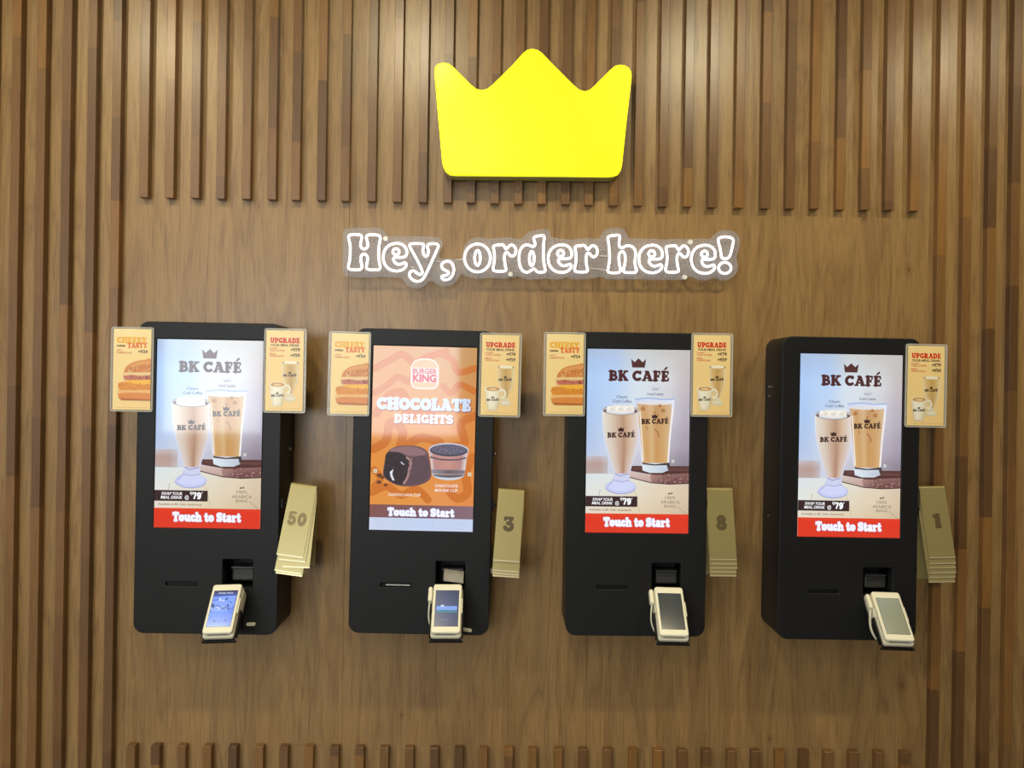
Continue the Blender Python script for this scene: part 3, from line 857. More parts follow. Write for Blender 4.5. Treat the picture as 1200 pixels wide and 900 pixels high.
def art_upgrade():
    A = Art(0.00004)
    A.grid([0, 50, 100], [0, 100, 218], [[(250, 222, 158), (248, 220, 156), (246, 216, 152)], [(248, 216, 150), (248, 216, 148), (246, 212, 144)], [(250, 220, 154), (248, 214, 146), (244, 208, 140)]], 0, 2)
    A.slab('UPGRADE', 50, 20, 14, 80, rgb(214, 46, 30), 1)
    A.sans('YOUR MEAL DRINK', 50, 37, 6, 78, rgb(96, 66, 46), 1, .03)
    rd = rgb(214, 92, 62)
    A.sans('CLASSIC', 20, 47, 4, 22, rd, 1, .02)
    A.sans('COLD COFFEE', 30, 52.6, 4, 40, rd, 1, .02)
    A.sans('SMALL', 18, 62, 4, 18, rd, 1, .02)
    A.sans('CAPPUCCINO', 28.6, 67.6, 4, 38, rd, 1, .02)
    A.sans('+₹79', 78, 47.6, 8.4, 25, rgb(72, 56, 40), 1, .03)
    A.sans('+₹59', 78, 62.6, 8.4, 25, rgb(72, 56, 40), 1, .03)
    # glass
    A.ell(66, 185, 16, 7.4, rgb(226, 216, 188), 1)
    A.ell(66, 183, 13, 5, rgb(238, 230, 208), 2)
    A.poly([(61, 168), (71, 168), (76, 181), (56, 181)], rgb(230, 220, 194), 3)
    rows = [(86, 42.6, 89), (112, 43.6, 88.4), (136, 47, 86), (152, 54, 80), (170, 61.4, 72)]
    A.band(rows, [(0, (236, 220, 178), (236, 224, 190)), (.2, (222, 190, 130), (222, 196, 140)), (.5, (204, 166, 98), (196, 158, 96)), (.8, (222, 190, 132), (214, 184, 130)), (1, (240, 226, 186), (236, 224, 190))], 3)
    A.ell(65.8, 87, 23.2, 4.4, rgb(234, 222, 188), 4)
    A.ell(65.8, 86.4, 19, 3.6, rgb(248, 240, 218), 5)
    A.line([(43, 88), (48, 84.6), (46, 92)], .7, rgb(150, 124, 80), 6)
    A.line([(88.4, 88), (83, 84.6), (86, 92)], .7, rgb(150, 124, 80), 6)
    A.crown(64.6, 111, 8, 6, DARK, 5)
    A.slab('BK CAFÉ', 64.6, 118, 6.4, 36, DARK, 5, skew=-.03)
    # mug with handle
    A.line([(58 + 7.6 * math.cos(math.radians(a)), 160 + 11.4 * math.sin(math.radians(a))) for a in range(-140, 141, 14)], 2.5, rgb(246, 240, 222), 6)
    A.band([(148, 11, 53.6), (170, 13, 51.6), (190, 16.6, 48), (203, 19, 45)], [(0, (236, 228, 204), (226, 214, 184)), (.3, (252, 248, 236), (248, 242, 224)), (.7, (246, 240, 220), (238, 228, 202)), (1, (226, 214, 182), (216, 202, 168))], 7)
    A.ell(32, 203, 13, 2.6, rgb(236, 226, 200), 7)
    A.ell(32.3, 147, 21.4, 7.4, rgb(250, 244, 228), 8)
    A.ell(32.3, 147, 18.6, 6, rgb(206, 156, 96), 9)
    A.ell(32.3, 147.6, 11, 3.4, rgb(236, 204, 152), 10)
    A.crown(32, 167, 7.4, 5, DARK, 8)
    A.slab('BK CAFÉ', 32, 173.4, 6, 33, DARK, 8, skew=-.03)
    A.sans('*Conditions apply. Images are for representation only', 52, 211, 1.6, 84, rgb(190, 150, 96), 1)
    return A

# ------------------------------------------------------------------ the room
ROOM_X0, ROOM_X1, ROOM_Y, CEIL = -3.4, 3.4, -5.2, 3.0
def structure(name, bm_or_me, mat, smooth=False):
    o = from_bm(name, bm_or_me, mat, smooth=smooth) if isinstance(bm_or_me, bmesh.types.BMesh) else link_obj(name, bm_or_me, mat)
    o['kind'] = 'structure'
    return o

bm = bmesh.new()
seam_px = [(405, 560), (691, 560)]
xs = sorted([P(a, b, 0).x for a, b in seam_px])
xs = [ROOM_X0, xs[0] - 1.356] + xs + [xs[-1] + 1.356, ROOM_X1]
xs = [x for i, x in enumerate(xs) if i in (0, len(xs) - 1) or ROOM_X0 + .05 < x < ROOM_X1 - .05]
z_seam = P(560, 875.5, 0).z
for a, b in zip(xs, xs[1:]):
    for z0, z1 in ((0.0, z_seam), (z_seam, CEIL)):
        add_box(bm, ((a + b) / 2, 0.009, (z0 + z1) / 2), (b - a - 0.0004, 0.018, z1 - z0 - 0.0003), 0.0004, 1)
add_box(bm, (0, 0.03, CEIL / 2), (ROOM_X1 - ROOM_X0, 0.02, CEIL), 0, mat=1)
structure('wall_back', bm, [M['wall'], M['dark_gap']])
bm = add_box(bmesh.new(), (0, (ROOM_Y) / 2, -0.05), (ROOM_X1 - ROOM_X0 + .3, -ROOM_Y + .3, 0.1)); structure('floor', bm, M['tile'])
bm = add_box(bmesh.new(), (0, (ROOM_Y) / 2, CEIL + 0.05), (ROOM_X1 - ROOM_X0 + .3, -ROOM_Y + .3, 0.1)); structure('ceiling', bm, M['plaster'])
bm = add_box(bmesh.new(), (ROOM_X0 - 0.05, ROOM_Y / 2, CEIL / 2), (0.1, -ROOM_Y, CEIL)); structure('wall_left', bm, M['plaster'])
bm = add_box(bmesh.new(), (ROOM_X1 + 0.05, ROOM_Y / 2, CEIL / 2), (0.1, -ROOM_Y, CEIL)); structure('wall_right', bm, M['dark_paint'])
# wall behind the camera, with a daylight window in its left half
WX0, WX1, WZ0, WZ1 = -3.2, -0.35, 1.0, 2.45
bm = bmesh.new()
y = ROOM_Y - 0.06
add_box(bm, ((ROOM_X0 + WX0) / 2, y, CEIL / 2), (WX0 - ROOM_X0, .12, CEIL))
add_box(bm, ((ROOM_X1 + WX1) / 2, y, CEIL / 2), (ROOM_X1 - WX1, .12, CEIL))
add_box(bm, ((WX0 + WX1) / 2, y, WZ0 / 2), (WX1 - WX0, .12, WZ0))
add_box(bm, ((WX0 + WX1) / 2, y, (CEIL + WZ1) / 2), (WX1 - WX0, .12, CEIL - WZ1))
structure('wall_front', bm, M['dark_paint'])
bm = bmesh.new()
for x in (WX0 + .03, WX0 + (WX1 - WX0) * .36, WX0 + (WX1 - WX0) * .66, WX1 - .03):
    add_box(bm, (x, y, (WZ0 + WZ1) / 2), (.06, .07, WZ1 - WZ0))
for z in (WZ0 + .03, WZ1 - .03):
    add_box(bm, ((WX0 + WX1) / 2, y, z), (WX1 - WX0, .07, .06))
structure('window_1', bm, M['black_grey'])

# ------------------------------------------------------------------ wood slats
SW, SD = 0.0235, 0.022     # width, projection
def slat_mesh(z0, z1):
    bm = bmesh.new()
    add_box(bm, (0, -SD / 2, (z1 - z0) / 2), (SW, SD, z1 - z0), 0.0008, 1)
    me = bpy.data.meshes.new('wood_slat')
    bm.to_mesh(me); bm.free()
    me.materials.append(M['slat'])
    return me
ORD = ['first', 'second', 'third', 'fourth', 'fifth', 'sixth', 'seventh', 'eighth', 'ninth', 'tenth', 'eleventh', 'twelfth', 'thirteenth', 'fourteenth', 'fifteenth', 'sixteenth']
def put_slat(x, z, me, label, group):
    o = bpy.data.objects.new('wood_slat', me)
    COL.objects.link(o)
    o.location = (x, 0, z)
    return tag(o, label, 'slat', group)

top_x = [168, 198, 228, 258, 288, 318, 346, 376, 404, 435, 465, 495, 524, 551.5, 579.5, 607, 634.7, 662.7, 690, 719, 748, 777, 806, 835, 866, 897, 926, 955, 985, 1014, 1042, 1072]
zc = P(600, 238.6, -SD).z
me_top = slat_mesh(zc, CEIL)
for i, px in enumerate(top_x):
    p = P(px, 230 + (px - 165) * .0176, -SD)
    if i < 16:
        lb = f"short slat in the row above the greeting, {ORD[i]} from the row's left end"
    else:
        lb = f"short slat in the row above the greeting, {ORD[31 - i]} from the row's right end"
    put_slat(p.x, zc + random.uniform(-.0008, .0008), me_top, lb, 'short slats above the bare panel')
bot_x = [152.8, 181.6, 212, 242, 272, 303, 332, 361.6, 391.6, 421, 450, 479.4, 508.7, 537.5, 566, 596, 624, 654, 683, 712, 742, 771, 799.5, 828, 857.5, 886, 914, 942.5, 971.5, 1001, 1031, 1062]
zb = P(560, 877.5, -SD).z
me_bot = slat_mesh(0, zb)
for i, px in enumerate(bot_x):
    p = P(px, 895, -SD)
    if i < 16:
        lb = f"short slat in the row below the kiosks, {ORD[i]} from the row's left end"
    else:
        lb = f"short slat in the row below the kiosks, {ORD[31 - i]} from the row's right end"
    put_slat(p.x, 0, me_bot, lb, 'short slats along the bottom of the wall')
me_long = slat_mesh(0, CEIL)
for i, px in enumerate([-104.4, -74.9, -45.4, -15.9, 13.6, 43.2, 73, 102.6, 131.6]):
    p = P(px, 450, -SD)
    k = 8 - i
    lb = 'full-height wooden slat at the left, nearest to the leftmost kiosk' if k == 0 else f'full-height wooden slat at the left, {ORD[k]} one counting outward from the leftmost kiosk'
    put_slat(p.x, 0, me_long, lb, 'full-height slats left of the kiosks')
for i, px in enumerate([1101.2, 1130.8, 1160, 1187.5, 1217, 1246.5, 1276, 1305.5]):
    p = P(px, 450, -SD)
    lb = 'full-height wooden slat at the right, nearest to the rightmost kiosk' if i == 0 else f'full-height wooden slat at the right, {ORD[i]} one counting outward from the rightmost kiosk'
    put_slat(p.x, 0, me_long, lb, 'full-height slats right of the kiosks')

# ------------------------------------------------------------------ crown light box
face_px = [(508.4, 85), (508.7, 79), (511.5, 74.6), (516, 72.9), (521, 72.4), (526, 73.4), (531, 77), (543, 89), (553, 99), (558.6, 103.2), (564.5, 104.6), (570.4, 103.2), (576, 99), (600, 75.4), (613, 61), (617.6, 57.4), (623.4, 56), (629.6, 57.2), (635, 60.6), (650, 76), (673.6, 99.6), (679, 104), (685, 106), (690.6, 104.4), (695.4, 100.6), (715.6, 80.4), (721, 76), (727, 74.6), (733, 75.6), (738, 79), (740.6, 84), (741, 90), (735, 142), (729.8, 192), (728.4, 199), (724.6, 204.6), (719, 206.6), (713, 207.2), (640, 206.4), (533, 205.6), (526.6, 204.6), (521.4, 200.4), (519, 195), (517.6, 190)]
YF = -0.072
cz = P(625, 207, YF)
pts = [P(a, b, YF) for a, b in face_px]
loop = [(p.x - cz.x, p.z - cz.z) for p in pts]
root = thing('crown_sign', 'lit yellow crown-shaped light box mounted on the slats at the top of the wall', 'sign', mat=Matrix.Translation((cz.x, -SD, cz.z)))
def inset(lp, k):
    cx = sum(p[0] for p in lp) / len(lp); cy = sum(p[1] for p in lp) / len(lp)
    n = len(lp); out = []
    for i in range(n):
        a, b, c = lp[i - 1], lp[i], lp[(i + 1) % n]
        tx, ty = c[0] - a[0], c[1] - a[1]
        L = math.hypot(tx, ty)
        out.append((b[0] + ty / L * k, b[1] - tx / L * k))
    return out
area2 = sum(a[0] * b[1] - b[0] * a[1] for a, b in zip(loop, loop[1:] + loop[:1]))
sgn = -1 if area2 > 0 else 1
me = prism_mesh('side_return', [loop], 0.040, 0.001)
o = link_obj('side_return', me, M['crown_side'], root)
me = prism_mesh('lit_face', [inset(loop, sgn * 0.0012)], 0.009, 0.0025)
o = link_obj('lit_face', me, M['crown_face'], root); o.location = (0, -0.0395, 0)

# ------------------------------------------------------------------ neon greeting
YN = -0.046      # plane of the tubes
def tr(region_origin, scale, pts):
    return [(region_origin[0] + x / scale, region_origin[1] + y / scale) for x, y in pts]
Hh = tr((400, 260), 10, [(85, 190), (92, 160), (130, 148), (205, 150), (236, 165), (236, 210), (226, 250), (232, 295), (262, 318), (295, 308), (312, 275), (306, 230), (293, 190), (303, 160), (340, 152), (425, 155), (456, 178), (452, 230), (440, 300), (438, 400), (446, 480), (456, 530), (440, 560), (390, 563), (330, 561), (298, 545), (297, 500), (308, 450), (305, 405), (280, 379), (250, 381), (230, 410), (230, 460), (241, 510), (234, 548), (205, 562), (120, 560), (88, 545), (85, 510), (97, 460), (104, 380), (104, 290), (95, 230)])
Eo = tr((400, 260), 10, [(640, 252), (565, 272), (508, 335), (492, 420), (512, 500), (565, 555), (640, 576), (705, 566), (748, 535), (762, 500), (745, 478), (712, 490), (670, 498), (632, 480), (612, 445), (622, 418), (665, 415), (720, 415), (756, 400), (768, 365), (760, 315), (728, 275), (688, 256)])
Ei = [(464 + 3.7 * math.cos(2 * PI * k / 12), 295 + 3.6 * math.sin(2 * PI * k / 12)) for k in range(12)]
Yy = tr((400, 260), 10, [(802, 285), (808, 262), (840, 255), (945, 257), (966, 280), (955, 330), (968, 385), (990, 406), (1012, 390), (1020, 340), (1010, 290), (1025, 262), (1060, 255), (1112, 258), (1138, 280), (1125, 320), (1080, 420), (1030, 530), (985, 625), (945, 680), (895, 698), (845, 685), (808, 650), (798, 610), (818, 578), (855, 576), (890, 603), (918, 618), (946, 602), (945, 570), (915, 500), (860, 395), (820, 325)])
Cm = tr((510, 260), 10, [(145, 462), (190, 478), (215, 530), (215, 590), (190, 645), (150, 675), (105, 678), (78, 658), (82, 635), (115, 630), (150, 612), (155, 590), (130, 573), (90, 550), (75, 515), (92, 478)])
Oo = [(559.6 + 15.2 * math.cos(2 * PI * k / 20), 302.3 + 16.4 * math.sin(2 * PI * k / 20)) for k in range(20)]
Oi = [(559.6 + 3.3 * math.cos(2 * PI * k / 16), 302.2 + 8.8 * math.sin(2 * PI * k / 16)) for k in range(16)]
Rr = tr((510, 260), 10, [(683, 300), (695, 278), (740, 271), (790, 268), (812, 290), (832, 318), (860, 290), (890, 270), (925, 285), (946, 325), (938, 375), (910, 402), (880, 395), (855, 365), (830, 360), (812, 400), (815, 470), (825, 530), (830, 565), (800, 579), (720, 579), (683, 565), (680, 530), (692, 470), (696, 400), (690, 340)])
Dd = [(625.4, 280), (627, 277.4), (631.9, 276.4), (636, 275.8), (637.9, 278), (637.3, 284.9), (636.8, 295.8), (637.3, 306.6), (638.6, 314), (638.6, 318), (635.2, 319), (630, 318.6), (626, 315.2), (622.6, 316.8), (617.5, 319.2), (612, 316.6), (609, 310), (608.3, 302), (609.4, 294), (613, 288.6), (617.5, 286.8), (621.5, 288), (625, 289), (627, 287), (626.6, 283.4)]
Di = [(623.2 + 2.8 * math.cos(2 * PI * k / 16), 303 + 8.4 * math.sin(2 * PI * k / 16)) for k in range(16)]
Hl = tr((620, 260), 9.23, [(853, 180), (868, 155), (920, 147), (963, 143), (982, 163), (974, 220), (980, 268), (1010, 280), (1050, 260), (1100, 262), (1140, 293), (1152, 350), (1146, 430), (1152, 490), (1164, 520), (1150, 546), (1110, 549), (1050, 548), (1023, 535), (1028, 490), (1040, 430), (1038, 360), (1020, 325), (1000, 322), (978, 345), (972, 400), (980, 470), (990, 520), (975, 546), (930, 552), (880, 550), (853, 535), (858, 490), (870, 420), (870, 330), (862, 240)])
Ex = tr((745, 260), 9.6, [(928, 205), (945, 180), (1000, 168), (1070, 178), (1098, 205), (1095, 240), (1080, 310), (1062, 375), (1035, 410), (1002, 415), (968, 400), (958, 350), (948, 290), (935, 245)])
Ed = [(849.4 + 7.3 * math.cos(2 * PI * k / 16), 314 + 6.5 * math.sin(2 * PI * k / 16)) for k in range(16)]
def mv(l, dx, dy, s=1.0):
    cx = sum(p[0] for p in l) / len(l); cy = sum(p[1] for p in l) / len(l)
    return [(cx + (p[0] - cx) * s + dx, cy + (p[1] - cy) * s + dy) for p in l]
letters = [[Hh], [Eo, Ei], [Yy], [Cm], [Oo, Oi], [Rr], [Dd, Di], [mv(Eo, 193.3, 1.7), mv(Ei, 193, 1.9)], [mv(Rr, 95.6, .8)], [Hl],
           [mv(Eo, 299.5, 2.1), mv(Ei, 299.8, 2.4)], [mv(Rr, 202.2, 1.1)], [mv(Eo, 361.3, 2.5, 1.02), mv(Ei, 361.6, 2.8)], [Ex, Ed]]
org = P(632, 325, -0.025)
root = thing('neon_sign', 'white neon greeting sign on clear acrylic above the two middle kiosks', 'sign', mat=Matrix.Translation((org.x, 0, org.z)))
back = [(402, 273), (404.5, 269), (409, 267.4), (428, 267), (444, 267.2), (450, 270.4), (454, 275.4), (462, 277), (478, 277.2), (500, 277.4), (512, 278.4), (518, 281.6), (519.4, 287), (517, 293), (514.6, 300), (517, 303.6), (524, 303), (532, 303.8), (540, 304.2), (542.6, 297), (545, 287.5), (551, 281), (560, 278), (569, 279.6), (574, 280.6), (582, 279), (592, 278.6), (600, 278.6), (606, 280.6), (613, 278.6), (617, 273.6), (622, 271), (631, 269), (639, 268), (644, 271), (645.6, 277), (651, 279), (660, 280.2), (672, 281), (680, 279.6), (690, 279.4), (699, 279.8), (703.4, 277), (707, 271), (713, 268), (722, 266.6), (730, 268.4), (734.4, 274), (737, 279.4), (746, 279.4), (757, 280), (766, 280), (778, 281), (790, 279.8), (806, 280.4), (818, 279.8), (831, 280), (836, 276), (841, 272), (848, 269.6), (857, 270.6), (864, 275), (867, 282), (865.4, 292), (862.6, 303), (864.6, 312), (862, 321), (855, 327), (847, 329), (840, 327), (836, 325.6), (827, 329), (816, 327.4), (809, 324), (803, 327), (792, 328.2), (778, 328), (764, 328.4), (752, 327), (744, 327.6), (726, 327.8), (711, 327.6), (705, 324.4), (698, 325.6), (690, 327), (672, 327.4), (664, 325.4), (656, 327.6), (646, 327.4), (640, 326.6), (626, 327.6), (616, 327.6), (608, 324), (600, 326), (588, 327), (574, 326), (568, 326.4), (560, 327), (550, 325.6), (543, 321.6), (539, 322.6), (535.4, 329), (529, 334.4), (520, 336), (512, 333), (507, 329.6), (502, 331), (497, 335.6), (489, 338.4), (480, 336), (474, 330.4), (470, 326), (456, 325.4), (450, 324.4), (440, 325.4), (410, 325), (403.6, 322), (401.4, 316), (402, 300)]
lp = []
for a, b in catmull(back, True, 3):
    p = P(a, b, -0.030); lp.append((p.x - org.x, p.z - org.z))
me = prism_mesh('acrylic_backing', [lp], 0.006, 0.0008, 1)
for p in me.polygons:
    p.material_index = 0 if abs(p.normal.y) > 0.98 else 1
o = link_obj('acrylic_backing', me, [M['acrylic'], M['acrylic_edge']], root); o.location = (0, -0.027, 0)
for lt in letters:
    bm = bmesh.new()
    for lpx in lt:
        q = [P(a, b, YN) - Vector((org.x, 0, org.z)) for a, b in catmull(lpx, True, 4)]
        add_tube(bm, q, 0.0034, 8, True)
    from_bm('neon_letter', bm, M['neon'], root, True)
for (a, b) in ((452, 279.6), (598, 321.6), (809, 283.6), (802.4, 325)):
    p = P(a, b, -0.035) - Vector((org.x, 0, org.z))
    bm = bmesh.new()
    add_cyl(bm, (p.x, 0, p.z), (p.x, -0.035, p.z), 0.0045, 16)
    add_cyl(bm, (p.x, -0.0332, p.z), (p.x, -0.038, p.z), 0.0075, 20, r2=0.006)
    from_bm('standoff_screw', bm, M['white'], root)
for seg in ([(511, 306.5), (516.5, 306.3)], [(533.5, 304.6), (544, 304)], [(480.6, 313), (485.6, 313.4)], [(702.4, 299.8), (711.5, 300.2)], [(690, 314.4), (700, 315.2), (712.5, 317.4)]):
    bm = bmesh.new()
    q = [P(a, b, -0.035) - Vector((org.x, 0, org.z)) for a, b in seg]
    add_tube(bm, q, 0.0012, 8)
    from_bm('connecting_wire', bm, M['white'], root)

# ------------------------------------------------------------------ kiosks
KW, KH, KD = 0.3645, 0.793, 0.130
SCW, SCH = 0.269, 0.4785
SC_TOP = KH - 0.0445
SLOT = (-.062, .1265, .080, .0105)
OPEN = (.0795, .155, .076, .072)
def kiosk_body_mesh():
    outer = rounded_rect(KW, KH, .027, 0, KH / 2)
    holes = [rounded_rect(SCW + .002, SCH + .002, .0015, 0, SC_TOP - SCH / 2, 2), rounded_rect(SLOT[2], SLOT[3], .002, SLOT[0], SLOT[1], 3), rounded_rect(OPEN[2], OPEN[3], .002, OPEN[0], OPEN[1], 3)]
    return prism_mesh('housing', [outer] + holes, KD, .0022)
BODY = kiosk_body_mesh()
CAFE, CHOC = art_cafe(), art_choc()

def kiosk(px_b, py_b, rot, scale, art, label, has_card=False):
    """(px_b, py_b): middle of the lower front edge"""
    p = P(px_b, py_b, -KD * scale)
    mat = Matrix.Translation((p.x, 0, p.z)) @ Matrix.Rotation(rot, 4, 'Y') @ Matrix.Diagonal((scale, scale, scale, 1))
    root = thing('order_kiosk', label, 'kiosk', 'order kiosks on the wood wall', mat)
    link_obj('housing', BODY, M['black'], root)
    bm = bmesh.new()
    add_box(bm, (0, -.004, KH / 2), (KW - .02, .008, KH - .02), .001, 1)
    from_bm('back_plate', bm, M['black_in'], root)
    # display: a slab with the picture on its face
    z1 = SC_TOP
    yf = -KD + .0008
    fn = lambda u, v, d: Vector(((u - 50) / 100 * SCW, yf - d, z1 - v / 100 * SCW))
    art.build('screen', M['art'], fn, root, box_geo(-SCW / 2, SCW / 2, yf + .0002, yf + .02, z1 - SCH, z1) + (M['bezel'],))
    # card reader behind the slot
    bm = bmesh.new()
    add_box(bm, (SLOT[0], -KD + .028, SLOT[1]), (SLOT[2] + .02, .04, .03), .002, 1)
    cr = from_bm('card_reader', bm, M['black_in'], root)
    if has_card:
        bm = bmesh.new()
        add_box(bm, (SLOT[0] + .006, -KD + .004, SLOT[1] + .0005), (.064, .012, .0035), .0008, 1)
        o = from_bm('slot_trim', bm, M['silver'], cr)
    # receipt printer in its recess
    bm = bmesh.new()
    x, z, w, h = OPEN
    add_box(bm, (x, -KD + .075, z), (w + .02, .008, h + .02), .001, 1)
    add_box(bm, (x, -KD + .05, z - h / 2 - .004), (w + .02, .06, .008), .001, 1)
    add_box(bm, (x, -KD + .05, z + h / 2 + .004), (w + .02, .06, .008), .001, 1)
    for s in (-1, 1):
        add_box(bm, (x + s * (w / 2 + .004), -KD + .05, z), (.008, .06, h + .016), .001, 1)
    rc = from_bm('printer_recess', bm, M['black_in'], root)
    bm = bmesh.new()
    add_box(bm, (x + .006, -KD + .045, z - .006), (w * .74, .04, h * .5), .004, 2)
    add_cyl(bm, (x - w * .3, -KD + .024, z + .010), (x + w * .42, -KD + .024, z + .010), .004, 16)
    from_bm('printer_mouth', bm, M['black_grey'], rc)
    # keylock on the right side, ventilation screws on the left
    bm = bmesh.new()
    add_cyl(bm, (KW / 2 - .002, -.055, .468), (KW / 2 + .004, -.055, .468), .0075, 20)
    lk = from_bm('key_lock', bm, M['black_grey'], root)
    bm = bmesh.new()
    add_cyl(bm, (KW / 2 + .003, -.055, .468), (KW / 2 + .006, -.055, .468), .0045, 18)
    from_bm('lock_barrel', bm, M['chrome'], lk)
    for (yy, zz) in ((-.035, .66), (-.055, .66), (-.04, .635), (-.05, .31)):
        bm = bmesh.new()
        add_cyl(bm, (-KW / 2 + .001, yy, zz), (-KW / 2 - .0022, yy, zz), .0028, 12)
        from_bm('screw', bm, M['chrome'], root)
    # hanger rod and white peg on the right side
    bm = bmesh.new()
    add_cyl(bm, (KW / 2 + .002, -.1, .163), (KW / 2 + .02, -.1, .163), .0042, 14)
    add_cyl(bm, (KW / 2 - .001, -.1, .163), (KW / 2 + .004, -.1, .163), .007, 14)
    from_bm('peg', bm, M['white'], root)
    return root, mat

K = []
specs = [
 (240.2, 743.2, .004, 1.018, CAFE, 'leftmost black ordering kiosk, its coffee advert washed out by window glare', False),
 (490.2, 743.4, .010, 1.0, CHOC, 'black ordering kiosk with the orange chocolate dessert screen, second from the left', True),
 (744.4, 745.6, -.001, 1.0, CAFE, 'black ordering kiosk with a coffee advert, right of the orange-screened one', False),
 (992.0, 750.2, .004, 1.0, CAFE, 'rightmost black ordering kiosk with a coffee advert, seen with its left side showing', False),
]
for s in specs:
    K.append(kiosk(*s))

# ------------------------------------------------------------------ promo cards
HW, HH = .109, .2185
HOLD = prism_mesh('card_holder', [rounded_rect(HW, HH, .006, 0, HH / 2, 5)], .0034, .0008, 1)
for p in HOLD.polygons:
    p.material_index = 0 if abs(p.normal.y) > 0.98 else 1
RIM = prism_mesh('holder_rim', [rounded_rect(HW, HH, .006, 0, HH / 2, 5), rounded_rect(HW - .006, HH - .006, .004, 0, HH / 2, 5)], .0016, .0004, 1)
CHEESY, UPGRADE = art_cheesy(), art_upgrade()
def promo(x0, y0, x1, y1, ki, art, paper_dx, label):
    sc_k = specs[ki][3]
    yb = -KD * sc_k - .0001
    p = P((x0 + x1) / 2 - .4, (y0 + y1) / 2, yb)
    rot = specs[ki][2]
    mat = Matrix.Translation(p) @ Matrix.Rotation(rot, 4, 'Y') @ Matrix.Translation((0, 0, -HH / 2))
    root = thing('promo_card', label, 'card', 'promotional cards clipped to the kiosks', mat)
    link_obj('card_holder', HOLD, [M['holder'], M['holder_edge']], root)
    o = link_obj('holder_rim', RIM, M['holder_edge'], root); o.location = (0, -.0034, 0)
    W = .0965
    H = W * 2.16
    zt = (HH + H) / 2
    fn = lambda u, v, d: Vector(((u - 50) / 100 * W + paper_dx, -.0042 - d, zt - v / 218 * H))
    art.build('printed_card', M['print'], fn, root, box_geo(-W / 2 + paper_dx, W / 2 + paper_dx, -.00415, -.0036, zt - H, zt) + (M['paper'],))
    return root
promo(130.7, 382.7, 181, 483, 0, CHEESY, .0005, 'cheesy burger card in clear holder on the left edge of the leftmost kiosk')
promo(386, 388, 433.8, 488, 1, CHEESY, .0015, 'cheesy burger card in clear holder left of the orange dessert screen')
promo(637.7, 389, 685.7, 488, 2, CHEESY, .001, 'cheesy burger card on the left edge of the third kiosk from the left')
promo(309.6, 384, 360, 485, 0, UPGRADE, -.001, 'red-lettered drink upgrade card in clear holder on the right edge of the leftmost kiosk')
promo(561, 390.6, 612, 488.6, 1, UPGRADE, -.0005, 'red-lettered drink upgrade card in clear holder right of the orange dessert screen')
promo(809.4, 391, 859, 488, 2, UPGRADE, -.001, 'red-lettered drink upgrade card on the third kiosk, above the brass stand numbered 8')
promo(1059.8, 402.6, 1109.6, 501.6, 3, UPGRADE, -.001, 'red-lettered drink upgrade card on the rightmost kiosk, overlapping the full-height slats')

# ------------------------------------------------------------------ brass table number stands
def stand_mesh(L, W, a, b, t=.0006):
    """inverted V of folded sheet: fold at the origin, front leaf towards -y"""
    prof = []
    r = .0065
    df = Vector((0, -math.sin(a), -math.cos(a))); dbk = Vector((0, math.sin(b), -math.cos(b)))
    nf = Vector((0, -math.cos(a), math.sin(a))); nb = Vector((0, math.cos(b), math.sin(b)))
    c = Vector((0, 0, -r))
    cen = [c + nf * r + df * L, c + nf * r + df * (L - .003), c + nf * r]
    a0 = math.atan2(nf.z, nf.y); a1 = math.atan2(nb.z, nb.y)
    for k in range(1, 10):
        an = a0 + (a1 - a0) * k / 10
        cen.append(c + Vector((0, math.cos(an), math.sin(an))) * r)
    cen += [c + nb * r, c + nb * r + dbk * (L * .985)]
    n = len(cen)
    nor = []
    for i in range(n):
        tn = (cen[min(i + 1, n - 1)] - cen[max(i - 1, 0)]).normalized()
        nor.append(Vector((0, -tn.z, tn.y)))
    vs, fs, mi = [], [], []
    for i in range(n):
        for sx in (-1, 1):
            for sd in (1, -1):
                q = cen[i] + nor[i] * (t / 2 * sd)
                vs.append((sx * W / 2, q.y, q.z))
    for i in range(n - 1):
        k, j = i * 4, i * 4 + 4
        for quad, mm in (((k, k + 2, j + 2, j), 0), ((k + 1, j + 1, j + 3, k + 3), 0), ((k, j, j + 1, k + 1), 1), ((k + 2, k + 3, j + 3, j + 2), 1)):
            fs.append(quad); mi.append(1 if i == 0 else mm)
    fs.append((0, 1, 3, 2)); mi.append(1)
    k = (n - 1) * 4
    fs.append((k, k + 2, k + 3, k + 1)); mi.append(1)
    me = bpy.data.meshes.new('folded_sheet')
    me.from_pydata(vs, [], fs)
    for mm in (M['brass'], M['brass_edge']):
        me.materials.append(mm)
    for p in me.polygons:
        p.material_index = mi[p.index]
    me.update()
    bmm = bmesh.new(); bmm.from_mesh(me); bmesh.ops.recalc_face_normals(bmm, faces=bmm.faces[:]); bmm.to_mesh(me); bmm.free()
    return me
LS, WS, AF, AB = .180, .068, math.radians(14), 0.0
STAND = stand_mesh(LS, WS, AF, AB)
def number_mesh(text, cap, width):
    polys, w = slab_polys(text, .06)
    bm = bmesh.new()
    sx = width / w
    df = Vector((0, -math.sin(AF), -math.cos(AF))); nf = Vector((0, -math.cos(AF), math.sin(AF)))
    org_ = Vector((0, 0, -.0065)) + nf * (.0065 + .0006 / 2 + .00015) + df * (LS * .47)
    for k_, p in enumerate(polys):
        vs = [bm.verts.new(org_ + nf * (k_ * 1.2e-6) + Vector(((q[0] * sx - width / 2), 0, 0)) - df * ((q[1] - .5) * cap)) for q in p]
        bm.faces.new(vs)
    return bm
